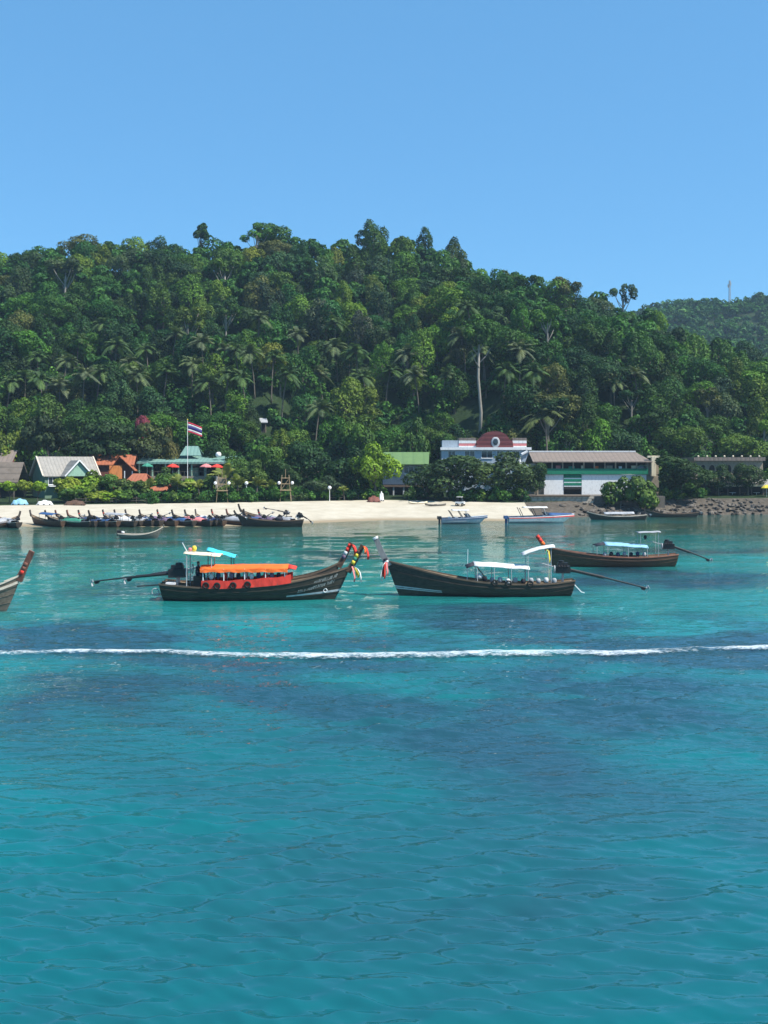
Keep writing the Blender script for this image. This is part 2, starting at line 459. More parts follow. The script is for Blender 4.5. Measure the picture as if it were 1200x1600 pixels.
# ------------------------------------------------------------------ the sea
def sea():
    rows = np.concatenate([[-400, -60, 0], 4 * 1.0 ** np.arange(1), np.geomspace(6, 11, 14), np.geomspace(11, 60, 600)[1:], np.geomspace(60, 205, 180)[1:], np.geomspace(205, 2200, 24)[1:]])
    u = np.linspace(-1, 1, 440); out = np.linspace(0, 1, 14)[1:] ** 2
    X, Y = [], []
    for y in rows:
        w = .46 * max(y, 8)
        r = np.concatenate([(-w - (1800 - w) * out)[::-1], u * w, w + (1800 - w) * out])
        X.append(r); Y.append(np.full_like(r, y))
    X, Y = np.array(X), np.array(Y); Z = np.zeros_like(X)
    dy = np.gradient(rows)[:, None] + 0 * X
    fan = np.abs(X) <= .46 * np.maximum(Y, 8) * .999
    rg = np.random.default_rng(5)
    gust = fbm(X / 9, Y / 14, 77, 3)
    for k in range(72):
        lam = .20 * (6.0 / .20) ** (k / 71.0)
        th = math.radians(93 + rg.normal(0, 20)); ph = rg.uniform(0, 6.28)
        slope = float(np.interp(lam, [.2, .35, .6, 1.0, 1.6, 3, 6], [.040, .085, .105, .080, .034, .016, .008])) * rg.uniform(.6, 1.4) * .78
        q = 2 * math.pi / lam * (X * math.cos(th) + Y * math.sin(th)) + ph + 5.5 * (vnoise(X / (lam * 2.4), Y / (lam * 2.0), 100 + k) - .5)
        fade = np.clip((lam / np.maximum(dy, 1e-3) - 2.5) / 3.0, 0, 1)
        c_ = .5 + .5 * np.cos(q)
        sh = c_ ** 1.7 * 2 - .9                       # narrow crests, wide troughs
        Z += slope * lam / 6.28 * fade * sh * np.clip(gust * 2.2 - .35, .15, 1.6)
    Z *= np.where(fan, 1, 0) * np.clip((.46 * np.maximum(Y, 8) - np.abs(X)) / 2, 0, 1) * np.clip((Y - 5) / 4, 0, 1) * np.clip((185 - Y) / 40, .0, 1)
    # sea bed seen through the water: coral and weed patches, pale sand channels; green holds the hill's reflection
    wx = X + 14 * (fbm(X / 22, Y / 22, 40, 3) - .5); wy = Y + 16 * (fbm(X / 22 + 9, Y / 22, 44, 3) - .5)
    pat = fbm(wx / 13 + 1.3, wy / 9 + 4.1, 51, 5)
    fine = fbm(wx / 4.5, wy / 2.6, 60, 4)
    reefband = np.interp(Y, [12, 22, 27, 31, 36, 46, 54, 60, 75, 100, 118, 150, 400], [.34, .34, .40, .58, .74, .72, .62, .46, .36, .34, .32, .25, .2])
    side = np.interp(X / np.maximum(Y, 1), [-.36, -.2, -.05, .15, .36], [-.62, -.34, .0, .10, .08]) * np.interp(Y, [20, 28, 42, 48], [.35, 1, 1, .2])
    reef = np.clip(.5 + ((pat - .5) * 2.9 + (fine - .5) * 1.3) * np.interp(Y, [19, 31], [.35, 1.0]) + (reefband - .5) * 1.35 + side, 0, 1)
    shal = np.interp(Y - (151 - shoreY(X)) * 0, [0, 20, 40, 75, 105, 122, 145, 170], [0, .08, .30, .85, 1.0, .6, .3, .3])
    green = np.interp(Y, [0, 88, 104, 122, 150, 190], [0, 0, .10, .65, 1, 1]) * np.clip(.75 + (pat - .5) * 2, 0, 1)  # inshore shallows, with the hill's reflection put into the water colour
    n, m = X.shape; idx = np.arange(n * m).reshape(n, m)
    Q = np.stack([idx[:-1, :-1], idx[:-1, 1:], idx[1:, 1:], idx[1:, :-1]], -1).reshape(-1, 4)
    t = NT('sea_water')
    deep = t.mix(t.attr('shallow').outputs['Fac'], (.0, .092, .110), (.016, .225, .208))
    c = t.mix(t.attr('reef').outputs['Fac'], deep, (.012, .056, .078))
    c = t.mix(t.attr('green').outputs['Fac'], c, (.040, .088, .062))  # dull green painted in for the reflected hillside
    v = t.coords((.8, 1.7, 1))
    h1 = t.noise(1.5, v, 2, .5); h2 = t.noise(6.0, v, 2, .5); h3 = t.noise(.42, v, 2, .5)
    cd = t.node('ShaderNodeCameraData')
    n1 = t.bump(h3, .28, .30); n2 = t.bump(h1, .5, .13, n1); n3 = t.bump(h2, .6, .045, n2)
    for k_, bn in enumerate([x for x in t.n if x.type == 'BUMP']): t.l.new(t.math('MULTIPLY', t.attr('chop').outputs['Fac'], (.22, .42, .6)[k_]), bn.inputs['Strength'])
    b = t.bsdf
    t.set(.02, .5, 0, c, n3)
    b.inputs['IOR'].default_value = 1.58
    me = npmesh('sea', np.stack([X, Y, Z], -1).reshape(-1, 3), Q, t.m, True, {'reef': reef.ravel(), 'shallow': shal.ravel(), 'green': green.ravel(), 'chop': np.interp(Y, [0, 22, 30, 42, 75, 110, 150], [.10, .16, .6, 1.1, .85, .60, .5]).ravel()})
    o = link('sea', me); tag(o, 'turquoise sea with dark reef patches and small ripples', kind='structure')
sea()

def wake():
    """line of foam left by a boat that has passed"""
    t = NT('foam')
    v = t.coords((1.0, 1.0, 1))
    f = t.noise(1.6, t.coords((.55, 1.3, 1)), 7, .75)
    edge = t.attr('edge').outputs['Fac']
    f2 = t.noise(7.0, t.coords((.6, 1.3, 1)), 5, .8)
    a = t.math('ADD', edge, t.math('ADD', t.math('MULTIPLY', t.math('SUBTRACT', f, .5), 2.2), t.math('MULTIPLY', t.math('SUBTRACT', f2, .5), 2.4)))
    al = t.ramp(a, [(.30, (0, 0, 0)), (1.0, (.82, .82, .82))])
    t.set(.8, .2, 0, (.60, .66, .69), t.bump(t.noise(5, v, 4), .5, .08))
    t.l.new(al, t.bsdf.inputs['Alpha'])
    px = np.array([-250, 0, 130, 260, 400, 520, 620, 760, 900, 960, 1080, 1200, 1450]); py = np.array([1024, 1023, 1020, 1021, 1026, 1027, 1026, 1023, 1021, 1023, 1017, 1014, 1010])
    X0 = np.linspace(-38, 38, 760)
    Yc = YW(py); Xc = PX(px, Yc)
    yc = np.interp(X0, Xc, Yc) + (fbm(X0 / 2.5, X0 * 0, 3, 3) - .5) * .22
    w = .66 * np.interp(X0, [-38, -17, -11, -4, 4, 9, 10.5, 14, 24], [.4, .45, .4, .75, .85, .7, .9, .5, .7]) * (.75 + .5 * fbm(X0 / 1.4, X0 * 0 + 3, 8, 3))
    s = np.linspace(-1, 1, 15)
    X = X0[None] + 0 * s[:, None]; Y = yc[None] + s[:, None] * w[None] * 1.5
    prof = (1 - s ** 2)[:, None]
    Z = .05 + prof * (.05 + .12 * fbm(X * 1.6, Y * 2.2, 12, 3))
    e = prof ** .8 * (.50 + .60 * fbm(X / 1.6, Y * 1.2, 14, 3)) * np.interp(X, [-38, -18, -12, -5, 5, 9, 9.6, 15, 16, 38], [.75, .72, .8, 1.0, 1.05, .95, 1.1, .7, .95, 1])
    n, m = X.shape; idx = np.arange(n * m).reshape(n, m)
    Q = np.stack([idx[:-1, :-1], idx[:-1, 1:], idx[1:, 1:], idx[1:, :-1]], -1).reshape(-1, 4)
    o = link('wake_foam', npmesh('wake_foam', np.stack([X, Y, Z], -1).reshape(-1, 3), Q, t.m, True, {'edge': e.ravel()}))
    tag(o, 'thin white line of wake foam crossing the water', 'foam', kind='stuff')
wake()

# ------------------------------------------------------------------ trees
def leaf_quads(P, N, size, rg, el=1.5):
    """one leaf-spray quad at each point P, facing N"""
    N = N / np.linalg.norm(N, axis=1, keepdims=True)
    r = rg.normal(size=N.shape); a = np.cross(N, r); a /= np.linalg.norm(a, axis=1, keepdims=True) + 1e-9
    b = np.cross(N, a)
    s = size[:, None]
    k = len(P)
    bend = N * s * .28
    V = np.stack([P - a * s * el * .5 - bend, P - b * s * .5 + a * s * .1, P + a * s * el * .5 - bend, P + b * s * .5 + a * s * .1], 1).reshape(-1, 3)
    return V, np.arange(k * 4).reshape(k, 4)

def crown_arrays(rg, R, H, zc, nl, nleaf, leaf, lobe=(.30, .48), flat=1.0, hollow=0.0, low=-.35):
    """lobed crown: leaf sprays on the shells of many uneven clumps"""
    C, rad = [], []
    tries = 0
    while len(C) < nl and tries < 4000:
        tries += 1
        p = rg.normal(size=3); p /= np.linalg.norm(p); p *= rg.uniform(.25 + hollow, .78) if len(C) > 1 else .2
        if p[2] < low: continue
        rr = rg.uniform(*lobe)
        if any(np.linalg.norm(p - c) < .42 * (rr + q) for c, q in zip(C, rad)): continue
        C.append(p); rad.append(rr)
    C, rad = np.array(C), np.array(rad); nl = len(C)
    tone = rg.uniform(.25, .75, nl)
    w = rad ** 2 / np.sum(rad ** 2)
    k = rg.choice(nl, nleaf, p=w)
    d = rg.normal(size=(nleaf, 3)); d[:, 2] += .35; d /= np.linalg.norm(d, axis=1, keepdims=True)
    bumpy = 1 + .16 * np.sin(d[:, 0] * 7 + k) * np.sin(d[:, 1] * 8 + 2 * k) * np.sin(d[:, 2] * 7 + k)
    P = C[k] + d * (rad[k] * bumpy * rg.uniform(.80, 1.08, nleaf))[:, None]
    D = np.linalg.norm(P[:, None] - C[None], axis=2)
    inside = (D < rad[None] * .78).any(1)
    P, d, k = P[~inside], d[~inside], k[~inside]
    S = np.array([R, R, H * flat])
    P = P * S + np.array([0, 0, zc])
    N = d / S * R + rg.normal(size=d.shape) * .33 + np.array([0, 0, .2])
    V, Q = leaf_quads(P, N, leaf * rg.uniform(.6, 1.35, len(P)), rg)
    att = np.clip(tone[k] + rg.normal(0, .16, len(P)), 0, 1)
    return V, Q, np.repeat(att, 4), C * S + np.array([0, 0, zc])

def make_tree_data(seed, R, Ht, cz, ch, nl=12, nleaf=3200, leaf=.42, bark='bark', flat=1.0, hollow=0.0, low=-.35, r0=.26, lobe=(.30, .48)):
    rg = np.random.default_rng(seed)
    V, Q, A, C = crown_arrays(rg, R, ch, cz, nl, nleaf, leaf, lobe, flat, hollow, low)
    cm = npmesh('crown', V, Q, M['leaf'], False, {'clump': A})
    mb = MB()
    bx, by = rg.normal(0, .25, 2)
    top = Vector((bx, by, cz - ch * .25))
    mb.tube([(0, 0, -1.2), (bx * .3, by * .3, cz * .35), (bx * .7, by * .7, cz * .65), top], [r0 * 1.35, r0, r0 * .8, r0 * .55], 7)
    for c in C[rg.permutation(len(C))[:8]]:
        c = Vector(c); st = Vector((bx * .6, by * .6, cz * rg.uniform(.45, .7)))
        mid = st.lerp(c, .5) + Vector((0, 0, -.3))
        mb.tube([st, mid, c], [r0 * .5, r0 * .34, r0 * .14], 5)
    return mb.mesh('trunk', M[bark], True), cm

PAL = [(.021, .058, .019), (.028, .077, .019), (.039, .098, .020), (.050, .114, .020), (.066, .138, .022), (.084, .159, .023), (.037, .076, .032), (.054, .087, .044), (.112, .172, .024), (.031, .090, .026)]
def tree(data, loc, label, color, scale=1.0, rz=0, group=None, name='jungle_tree', cat='tree', hs=None):
    e = empty(name, loc, rz, label, cat, group, (scale, scale, hs or scale))
    link('trunk', data[0], e); link('crown', data[1], e, color)
    return e

T_round = [make_tree_data(100 + i, 4.6, 11, 5.8, 4.8, 15, 5200, .34, low=-.7) for i in range(5)]
T_tall = [make_tree_data(200 + i, 3.6, 13, 7.4, 6.0, 14, 4600, .33, low=-.8) for i in range(4)]
T_spread = [make_tree_data(300 + i, 5.6, 10, 6.2, 3.6, 18, 5800, .34, low=-.5) for i in range(3)]
T_open = [make_tree_data(400 + i, 4.4, 13, 9.8, 3.6, 9, 1500, .38, hollow=.25, bark='pale_bark', lobe=(.20, .34)) for i in range(3)]
T_shrub = [make_tree_data(500 + i, 2.2, 3.2, 1.7, 1.7, 9, 1500, .30, r0=.08, low=-.7) for i in range(3)]
T_all = T_round + T_tall + T_spread

# ---- palms
def frond(mb_v, mb_q, att, rg, base, az, el, L, droop, wid, nseg=15):
    """one feather frond: rachis with paired hanging leaflets"""
    d = np.array([math.cos(az), math.sin(az), 0]); side = np.array([-math.sin(az), math.cos(az), 0])
    prev = None; tone = rg.uniform(.25, .8)
    for i in range(nseg + 1):
        s = i / nseg
        p = base + d * (L * s * math.cos(el) * (1 - .12 * s)) + np.array([0, 0, L * (s * math.sin(el) - droop * s * s)])
        if prev is not None:
            ax = (p - prev) / np.linalg.norm(p - prev)
            w = wid * (math.sin(math.pi * min(1, .12 + s * .86)) ** .7)
            for sg in (-1, 1):
                tip = p + side * sg * w + ax * w * .55 + np.array([0, 0, -w * (.25 + .35 * rg.random())])
                n = len(mb_v)
                mb_v.extend([prev, p, tip + ax * .05, prev * .4 + tip * .6 - ax * .05]); mb_q.append((n, n + 1, n + 2, n + 3))
                att.extend([np.clip(tone + rg.normal(0, .1), 0, 1)] * 4)
        prev = p
def make_palm_data(seed, H, L=3.6, nf=20, lean=1.0, r0=.16, wid=.75, young=False):
    rg = np.random.default_rng(seed)
    la = rg.uniform(0, 6.28); lx, ly = math.cos(la) * lean, math.sin(la) * lean
    mb = MB(); pts = []
    for i in range(7):
        s = i / 6; pts.append((lx * s * s, ly * s * s, -.6 + (H + .6) * s))
    mb.tube(pts, [r0 * 1.5] + [r0 * (1.1 - .35 * i / 6) for i in range(1, 7)], 7)
    top = np.array(pts[-1])
    v, q, a = [], [], []
    for k in range(nf):
        tier = (k % 4) / 3.0
        az = 2 * math.pi * k / nf * 1.618 * 2 + rg.normal(0, .2)
        el = (1.25 - 1.15 * tier if not young else 1.35 - .7 * tier) + rg.normal(0, .1)
        frond(v, q, a, rg, top, az, el, L * rg.uniform(.8, 1.1), rg.uniform(.45, .75) if not young else rg.uniform(.35, .6), wid)
    cm = npmesh('crown', np.array(v), np.array(q), M['leaf'], False, {'clump': np.array(a)})
    nut = MB()
    for k in range(7):
        an = k * .9; nut.ball(top + np.array([math.cos(an) * .3, math.sin(an) * .3, -.35 - .1 * (k % 2)]), .14, 6, 5)
    return mb.mesh('trunk', M['bark'], True), cm, nut.mesh('coconuts', M['rail'], True)
P_hi = [make_palm_data(700 + i, 10.5, 4.6, 24, 1.2, wid=.9) for i in range(4)]
P_lo = [make_palm_data(720 + i, 2.2, 2.9, 14, .25, .13, .55, True) for i in range(3)]
def palm(data, loc, label, color, scale=1.0, rz=0, group=None, nuts=True):
    e = empty('coconut_palm', loc, rz, label, 'palm', group, (scale,) * 3)
    link('trunk', data[0], e); link('crown', data[1], e, color)
    if nuts: link('coconuts', data[2], e)
    return e

def at_hill(px, py_base, lo=216):
    """first point of the hillside met by the sight line through a photo pixel"""
    ys = np.arange(lo, 420, .5)
    x = (px - 600) * ys / FPX; z = CAMZ - (py_base - HZ) * ys / FPX
    hit = np.nonzero(ground(x, ys) >= z)[0]
    i = hit[0] if len(hit) else len(ys) - 1
    return float(x[i]), float(ys[i]), float(ground(x[i], ys[i]))

def on_ridge(px, dy=0):
    X = PX(px, 300); Y = float(ridgeY(X)) + dy; X = PX(px, Y)
    return X, Y, float(ground(X, Y))

taken = []
# single trees that stand out
def lone(data, px, ytop, label, color, htree, dy=0, wide=1.0, name='ridge_tree'):
    x, y, z = on_ridge(px, dy)
    top = PZ(ytop, y); s = (top - z) / htree
    e = tree(data, (x, y, z), label, color, s * wide, px * .37, name=name, hs=s); taken.append((x, y, 3.0)); return e
lone(make_tree_data(901, 2.7, 13, 10.6, 2.7, 7, 1300, .34, hollow=.15, lobe=(.24, .36), r0=.22), 313, 347, 'lone umbrella-shaped tree standing clear of the ridge against the sky', PAL[0], 13.2, 4)
lone(make_tree_data(902, 4.2, 14, 10.2, 4.0, 10, 1300, .34, hollow=.3, lobe=(.18, .30), bark='pale_bark'), 975, 440, 'open-crowned tree with sky showing through at the low end of the ridge', PAL[6], 13.8, 2)
lone(T_tall[0], 895, 436, 'narrow dark ridge tree beside the open-crowned tree', PAL[0], 14.2, 2, .9)
lone(T_tall[1], 662, 346, 'tall rounded ridge tree with a bare stem, right of the summit', PAL[0], 14.2, 3, .85)
lone(T_tall[2], 583, 345, 'tall pointed ridge tree at the middle of the skyline', PAL[1], 14.2, 3, .95)
lone(T_round[3], 425, 334, 'broad leafy tree forming the highest bump of the ridge', PAL[2], 11.6, 2, 1.1)
lone(T_tall[3], 708, 366, 'last tall dark tree before the ridge drops', PAL[0], 14.2, 1, 1.0)
lone(T_round[1], 130, 370, 'rounded tree topping the ridge at its upper left shoulder', PAL[1], 11.6, 1, 1.1)
lone(T_round[2], 250, 366, 'domed dark tree on the ridge beside the umbrella-shaped tree', PAL[0], 11.6, 1, 1.0)
# the tall pale trunk
x, y, z = at_hill(749, 688)
ee = empty('emergent_tree', (x, y, z), 0, 'tall emergent tree with long bare pale trunk above the maroon roof', 'tree')
top = PZ(548, y) - z
mb = MB(); mb.tube([(0, 0, -1), (.35, 0, top * .3), (-.25, 0, top * .7), (0, 0, top + 3)], [.46, .33, .28, .2], 9)
for a, h in ((.4, .86), (2.3, .93), (4.0, .8), (5.2, .98)):
    mb.tube([(0, 0, top * h), (math.cos(a) * 1.6, math.sin(a) * 1.6, top * h + 1.6), (math.cos(a) * 2.6, math.sin(a) * 2.6, top * h + 3.2)], [.16, .1, .05], 5)
mb.build('trunk', M['pale_bark'], ee, True)
V, Q, A, C = crown_arrays(np.random.default_rng(77), 4.2, 4.4, top + 3.6, 11, 2600, .4, (.26, .42), 1, .1)
link('crown', npmesh('crown', V, Q, M['leaf'], False, {'clump': A}), ee, PAL[2])
taken.append((x, y, 4.0))

# palms among the jungle: photo column, row of the crown centre
hill_palms = [(38, 592), (98, 566), (70, 606), (196, 566), (150, 590), (268, 528), (232, 545), (346, 546), (352, 590), (404, 502), (424, 566), (466, 522), (524, 508), (528, 548), (602, 586), (655, 596), (738, 490), (728, 532), (786, 588), (998, 588), (166, 505), (300, 575), (560, 560), (812, 560), (120, 530), (492, 655), (385, 600), (630, 560), (10, 600), (690, 590), (60, 560), (128, 600), (178, 545), (215, 600), (255, 590), (318, 540), (372, 555), (398, 560), (440, 600), (505, 590), (575, 600), (760, 560), (830, 600), (95, 610), (330, 610), (960, 600)]
hp = []; rg0 = np.random.default_rng(2)
for i, (px, py) in enumerate(hill_palms):
    x, y, z = at_hill(px, py + 64)
    s = (PZ(py, y) - z) / 10.5; s = min(max(s, .95), 1.3) * rg0.uniform(.88, 1.08)
    e = palm(P_hi[i % 4], (x, y, z), 'coconut palm lifting its fronds above the jungle trees on the hillside', [(.062, .105, .036), (.085, .120, .052), (.050, .095, .030), (.098, .125, .066)][i % 4], s, i * 1.3, 'coconut palms on the hillside'); hp.append(e)
    taken.append((x, y, 2.6))
x, y, z = 45, 214, 0; x = PX(856, 214); z = float(ground(x, 214.))
palm(P_hi[2], (x, 214, z), 'large coconut palm with drooping fronds behind the roof ridge of the long building', (.075, .10, .04), (PZ(650, 214) - z) / 10.5, 1.0); taken.append((x, 214, 3.5))

# the jungle itself
cand = []
yy = 217.0
rg = np.random.default_rng(33)
while yy < 352:
    xx = -yy * .47 + rg.uniform(0, 5)
    while xx < yy * .47:
        x = xx + rg.uniform(-2.4, 2.4); y = yy + rg.uniform(-2.2, 2.2)
        if y < float(ridgeY(x)) + 12: cand.append((x, y))
        xx += rg.uniform(4.6, 7.4)
    yy += 4.9
big, small = [], []
for (x, y) in cand:
    if y < 222 and 10 < x < 40 and False: continue
    if any((x - a) ** 2 + (y - b) ** 2 < r * r for a, b, r in taken): continue
    z = float(ground(x, y)); s = float(np.clip(rg.lognormal(-.24, .20), .48, 1.12))
    px = 600 + x * FPX / y; py = HZ - (z + 8 - CAMZ) * FPX / y
    # seen if nothing nearer on the same line stands higher
    t_ = np.linspace(.80, .985, 14); occ = np.max(ground(x * t_, y * t_) + 7.5 - (CAMZ + (z + 9.5 * s - CAMZ) * t_))
    infr = -30 < px < 1230
    (big if infr and occ < .5 and y < float(ridgeY(x)) + 5 else small).append((x, y, z, s, occ))
LAND = [(-60, 'thatched shelter'), (85, 'grey-roofed house'), (160, 'orange house'), (222, 'pink flowering tree'), (293, 'flagpole'), (347, 'first bamboo frame'), (400, 'young palms'), (446, 'second bamboo frame'), (515, 'globe lamp post'), (586, 'bright beach tree'), (638, 'green-roofed house'), (715, 'striped parapet'), (772, 'maroon gable'), (856, 'big coconut palm'), (925, 'long building'), (1003, 'cream pillar'), (1063, 'rounded rock-side tree'), (1140, 'restaurant arches'), (1230, 'yellow umbrella')]
ORD = ['first', 'second', 'third', 'fourth', 'fifth', 'sixth', 'seventh', 'eighth', 'ninth', 'tenth', 'eleventh', 'twelfth']
def place_words(x, y, z):
    px = 600 + x * FPX / y
    land = min(LAND, key=lambda q: abs(q[0] - px))[1]
    s_ = (y - 214) / (float(ridgeY(x)) - 214)
    band = 'at the slope foot' if s_ < .12 else 'low on the slope' if s_ < .34 else 'midway up' if s_ < .58 else 'high on the slope' if s_ < .84 else 'near the ridge'
    return '%s above the %s' % (band, land)
def name_apart(items):
    # items: (object, phrase, column); alike phrases are told apart by their order across the picture
    from collections import defaultdict
    dd = defaultdict(list)
    for o, ph, px in items: dd[ph].append((px, o))
    for ph, lst in dd.items():
        lst.sort(key=lambda q: q[0])
        for i, (_, o) in enumerate(lst):
            o['label'] = ph if len(lst) == 1 else '%s, %s from left' % (ph, ORD[min(i, 11)])
big.sort(key=lambda b: b[4] + (b[1] - 217) * .01)
small += big[292:]; big = big[:292]
hue_n = lambda x, y: fbm(np.array(x) / 26., np.array(y) / 26., 61, 2)
jt = []
for i, (x, y, z, s, _) in enumerate(big):
    d = T_all[rg.integers(len(T_all))] if rg.random() > .07 else T_open[rg.integers(3)]
    k = int(np.clip((float(hue_n(x, y)) - .5) * 14 + 3 + rg.normal(0, 2.0), 0, 9))
    c = tuple(v * rg.uniform(.8, 1.2) for v in PAL[k])
    if rg.random() < .035: c = (.085, .10, .032)
    lum = c[1]; cw = 'olive' if c[0] > .75 * c[1] else 'yellow-green' if lum > .15 else 'bright green' if lum > .115 else 'mid-green' if lum > .085 else 'dark green'
    sw = 'sparse' if any(d is q for q in T_open) else 'tall' if any(d is q for q in T_tall) else 'spreading' if any(d is q for q in T_spread) else 'rounded'
    jt.append((None, '%s %s tree %s' % (cw, sw, place_words(x, y, z)), 600 + x * FPX / y))
    e = tree(d, (x, y, z - .3), 'jungle tree', c, s * rg.uniform(.9, 1.12), rg.uniform(0, 6.28), 'jungle trees on the hillside', hs=s)
    jt[-1] = (e,) + jt[-1][1:]
name_apart(jt); name_apart([(e, 'coconut palm ' + place_words(*e.location), 600 + e.location.x * FPX / e.location.y) for e in hp])

def mass(items, name, label, leafn, leaf, mat):
    VV, QQ, AA, HH = [], [], [], []; n = 0
    for (x, y, z, R, H, zc, hue) in items:
        V, Q, A, C = crown_arrays(rg, R, H, zc, 8, leafn, leaf, (.34, .52))
        VV.append(V + np.array([x, y, z])); QQ.append(Q + n); AA.append(A); HH.append(np.full(len(A), hue)); n += len(V)
    o = link(name, npmesh(name, np.concatenate(VV), np.concatenate(QQ), mat, False, {'clump': np.concatenate(AA), 'hue': np.concatenate(HH)}))
    return tag(o, label, 'forest', kind='stuff')
it = [(x, y, z, 4.4 * s, 3.8 * s, 6.5 * s, float(np.clip(rg.normal(.35, .22), 0, 1))) for (x, y, z, s, _) in small]
mass(it, 'rear_forest', 'rear trees of the jungle filling the hillside behind the nearer crowns', 900, .62, M['forest'])
# undergrowth: vines and saplings between the crowns
it = []
for k in range(900):
    y = 216 + 105 * rg.random() ** 1.15; x = rg.uniform(-.42, .42) * y
    if y > float(ridgeY(x)) + 4: continue
    it.append((x, y, float(ground(x, y)), rg.uniform(1.5, 2.8), rg.uniform(1.6, 3.2), rg.uniform(1.2, 2.6), float(np.clip(rg.normal(.45, .25), 0, 1))))
mass(it, 'undergrowth', 'low tangled undergrowth and saplings between the jungle trees', 360, .46, M['forest'])
# far hill
it = []
for k in range(1500):
    y = rg.uniform(470, 730); x = rg.uniform(.16, .48) * y
    z = float(ground(x, y))
    if HZ - (z + 8 - CAMZ) * FPX / y > 640: continue
    it.append((x, y, z, rg.uniform(3.2, 5.5), rg.uniform(3, 4.5), rg.uniform(3.5, 6), float(np.clip(rg.normal(.36, .16), 0, 1))))
mass(it, 'distant_forest', 'hazy blue-green forest on the distant hill beyond the ridge', 190, 1.15, M['forest'])

# ------------------------------------------------------------------ boats
def smooth_interp(t, xs_, ys_):
    """monotone-ish smooth interpolation"""
    t = np.asarray(t, float); xs_ = np.array(xs_, float); ys_ = np.array(ys_, float)
    m = np.gradient(ys_, xs_); i = np.clip(np.searchsorted(xs_, t) - 1, 0, len(xs_) - 2)
    h = xs_[i + 1] - xs_[i]; s = (t - xs_[i]) / h
    return (2 * s**3 - 3 * s**2 + 1) * ys_[i] + (s**3 - 2 * s**2 + s) * h * m[i] + (-2 * s**3 + 3 * s**2) * ys_[i + 1] + (s**3 - s**2) * h * m[i + 1]

class Hull:
    def __init__(s, L, beam, sheer, rake=1.3, keel=-.32, stern=.62, n=26):
        s.L, s.n = L, n
        s.t = np.linspace(0, 1, n) ** .92
        s.xg = s.t * L; s.zg = smooth_interp(s.t, *zip(*sheer))
        s.hb = np.maximum(beam / 2 * smooth_interp(s.t, [0, .15, .4, .65, .82, .93, 1], [stern, .84, 1, .9, .58, .28, .035]), .03)
        s.xk = .25 + s.t * (L - rake - .25); s.zk = np.full(n, keel)
        s.zk = keel + np.clip((.10 - s.t) / .10, 0, 1) * .22
    def pt(s, i, q, side=1, inset=0):
        y = max(s.hb[i] * math.sin(q * math.pi / 2) ** .75 - inset, .0)
        return (s.xk[i] + (s.xg[i] - s.xk[i]) * q, side * y, s.zk[i] + (s.zg[i] - s.zk[i]) * q ** 1.25)
    def outer(s, q0=0, q1=1, k=9, push=0):
        mb = MB(); qs = np.linspace(q0, q1, k)
        rs = [[s.pt(i, q, -1, -push) for q in qs[::-1]] + [s.pt(i, q, 1, -push) for q in (qs[1:] if q0 == 0 else qs)] for i in range(s.n)]
        return mb.rings(rs, cap=True, closed=False) if False else (mb.rings(rs, closed=False), rs)
    def shell(s):
        mb, rs = s.outer()
        # transom
        r = rs[0]; n = len(r); c = len(mb.v)
        mb.add(r, [tuple(range(n))])
        return mb
    def inside(s, floor=.16):
        mb = MB(); rs = []
        for i in range(s.n):
            zg, hb = s.zg[i] - .03, max(s.hb[i] - .05, .01)
            fz = min(max(floor, s.zk[i] + .1), zg - .05)
            q = (max(fz - s.zk[i], .02) / (s.zg[i] - s.zk[i])) ** .8
            xf = s.xk[i] + (s.xg[i] - s.xk[i]) * q
            yf = max(min(s.hb[i] * math.sin(q * math.pi / 2) ** .75 - .05, hb), .005)
            rs.append([(s.xg[i], -hb, zg), (xf, -yf, fz), (xf, 0, fz - .02), (xf, yf, fz), (s.xg[i], hb, zg)])
        return mb.rings(rs, closed=False)
    def rail(s, side, w=.07, h=.10, q=1.0, push=.0):
        mb = MB(); rs = []
        for i in range(s.n):
            x, y, z = s.pt(i, q, side)
            y += side * push
            rs.append([(x, y - w * .5, z - h * .55), (x, y + w * .5, z - h * .55), (x, y + w * .5, z + h * .45), (x, y - w * .5, z + h * .45)])
        return mb.rings(rs)
    def at(s, x):
        return float(np.interp(x, s.xg, s.zg)), float(np.interp(x, s.xg, s.hb))

def strip_mb(path, w, th=.02, tw=(0, 1, 0)):
    """a hanging ribbon along a path"""
    tw = Vector(tw)
    grid = [[Vector(p) - tw * w * .5 * f, Vector(p) + tw * w * .5 * f] for p, f in zip(path, [1.0, 1.05, .95, 1.0, .9, .7, .8][:len(path)])]
    return MB().sheet(grid, th, (.8, .3, -.2))

def canopy_mb(x0, x1, z0, z1, hw, crown=.16, th=.035, sag=.03, n=13, m=9, over=0.0):
    grid = []
    for i in range(n):
        s = i / (n - 1); x = x0 + (x1 - x0) * s
        z = z0 + (z1 - z0) * s + sag * math.sin(s * math.pi * 4) * .4 + over * math.sin(math.pi * s)
        grid.append([(x, hw * (2 * j / (m - 1) - 1), z + crown * (1 - (2 * j / (m - 1) - 1) ** 2) + .012 * math.sin(j * 2.1 + i * 1.7)) for j in range(m)])
    return MB().sheet(grid, th)

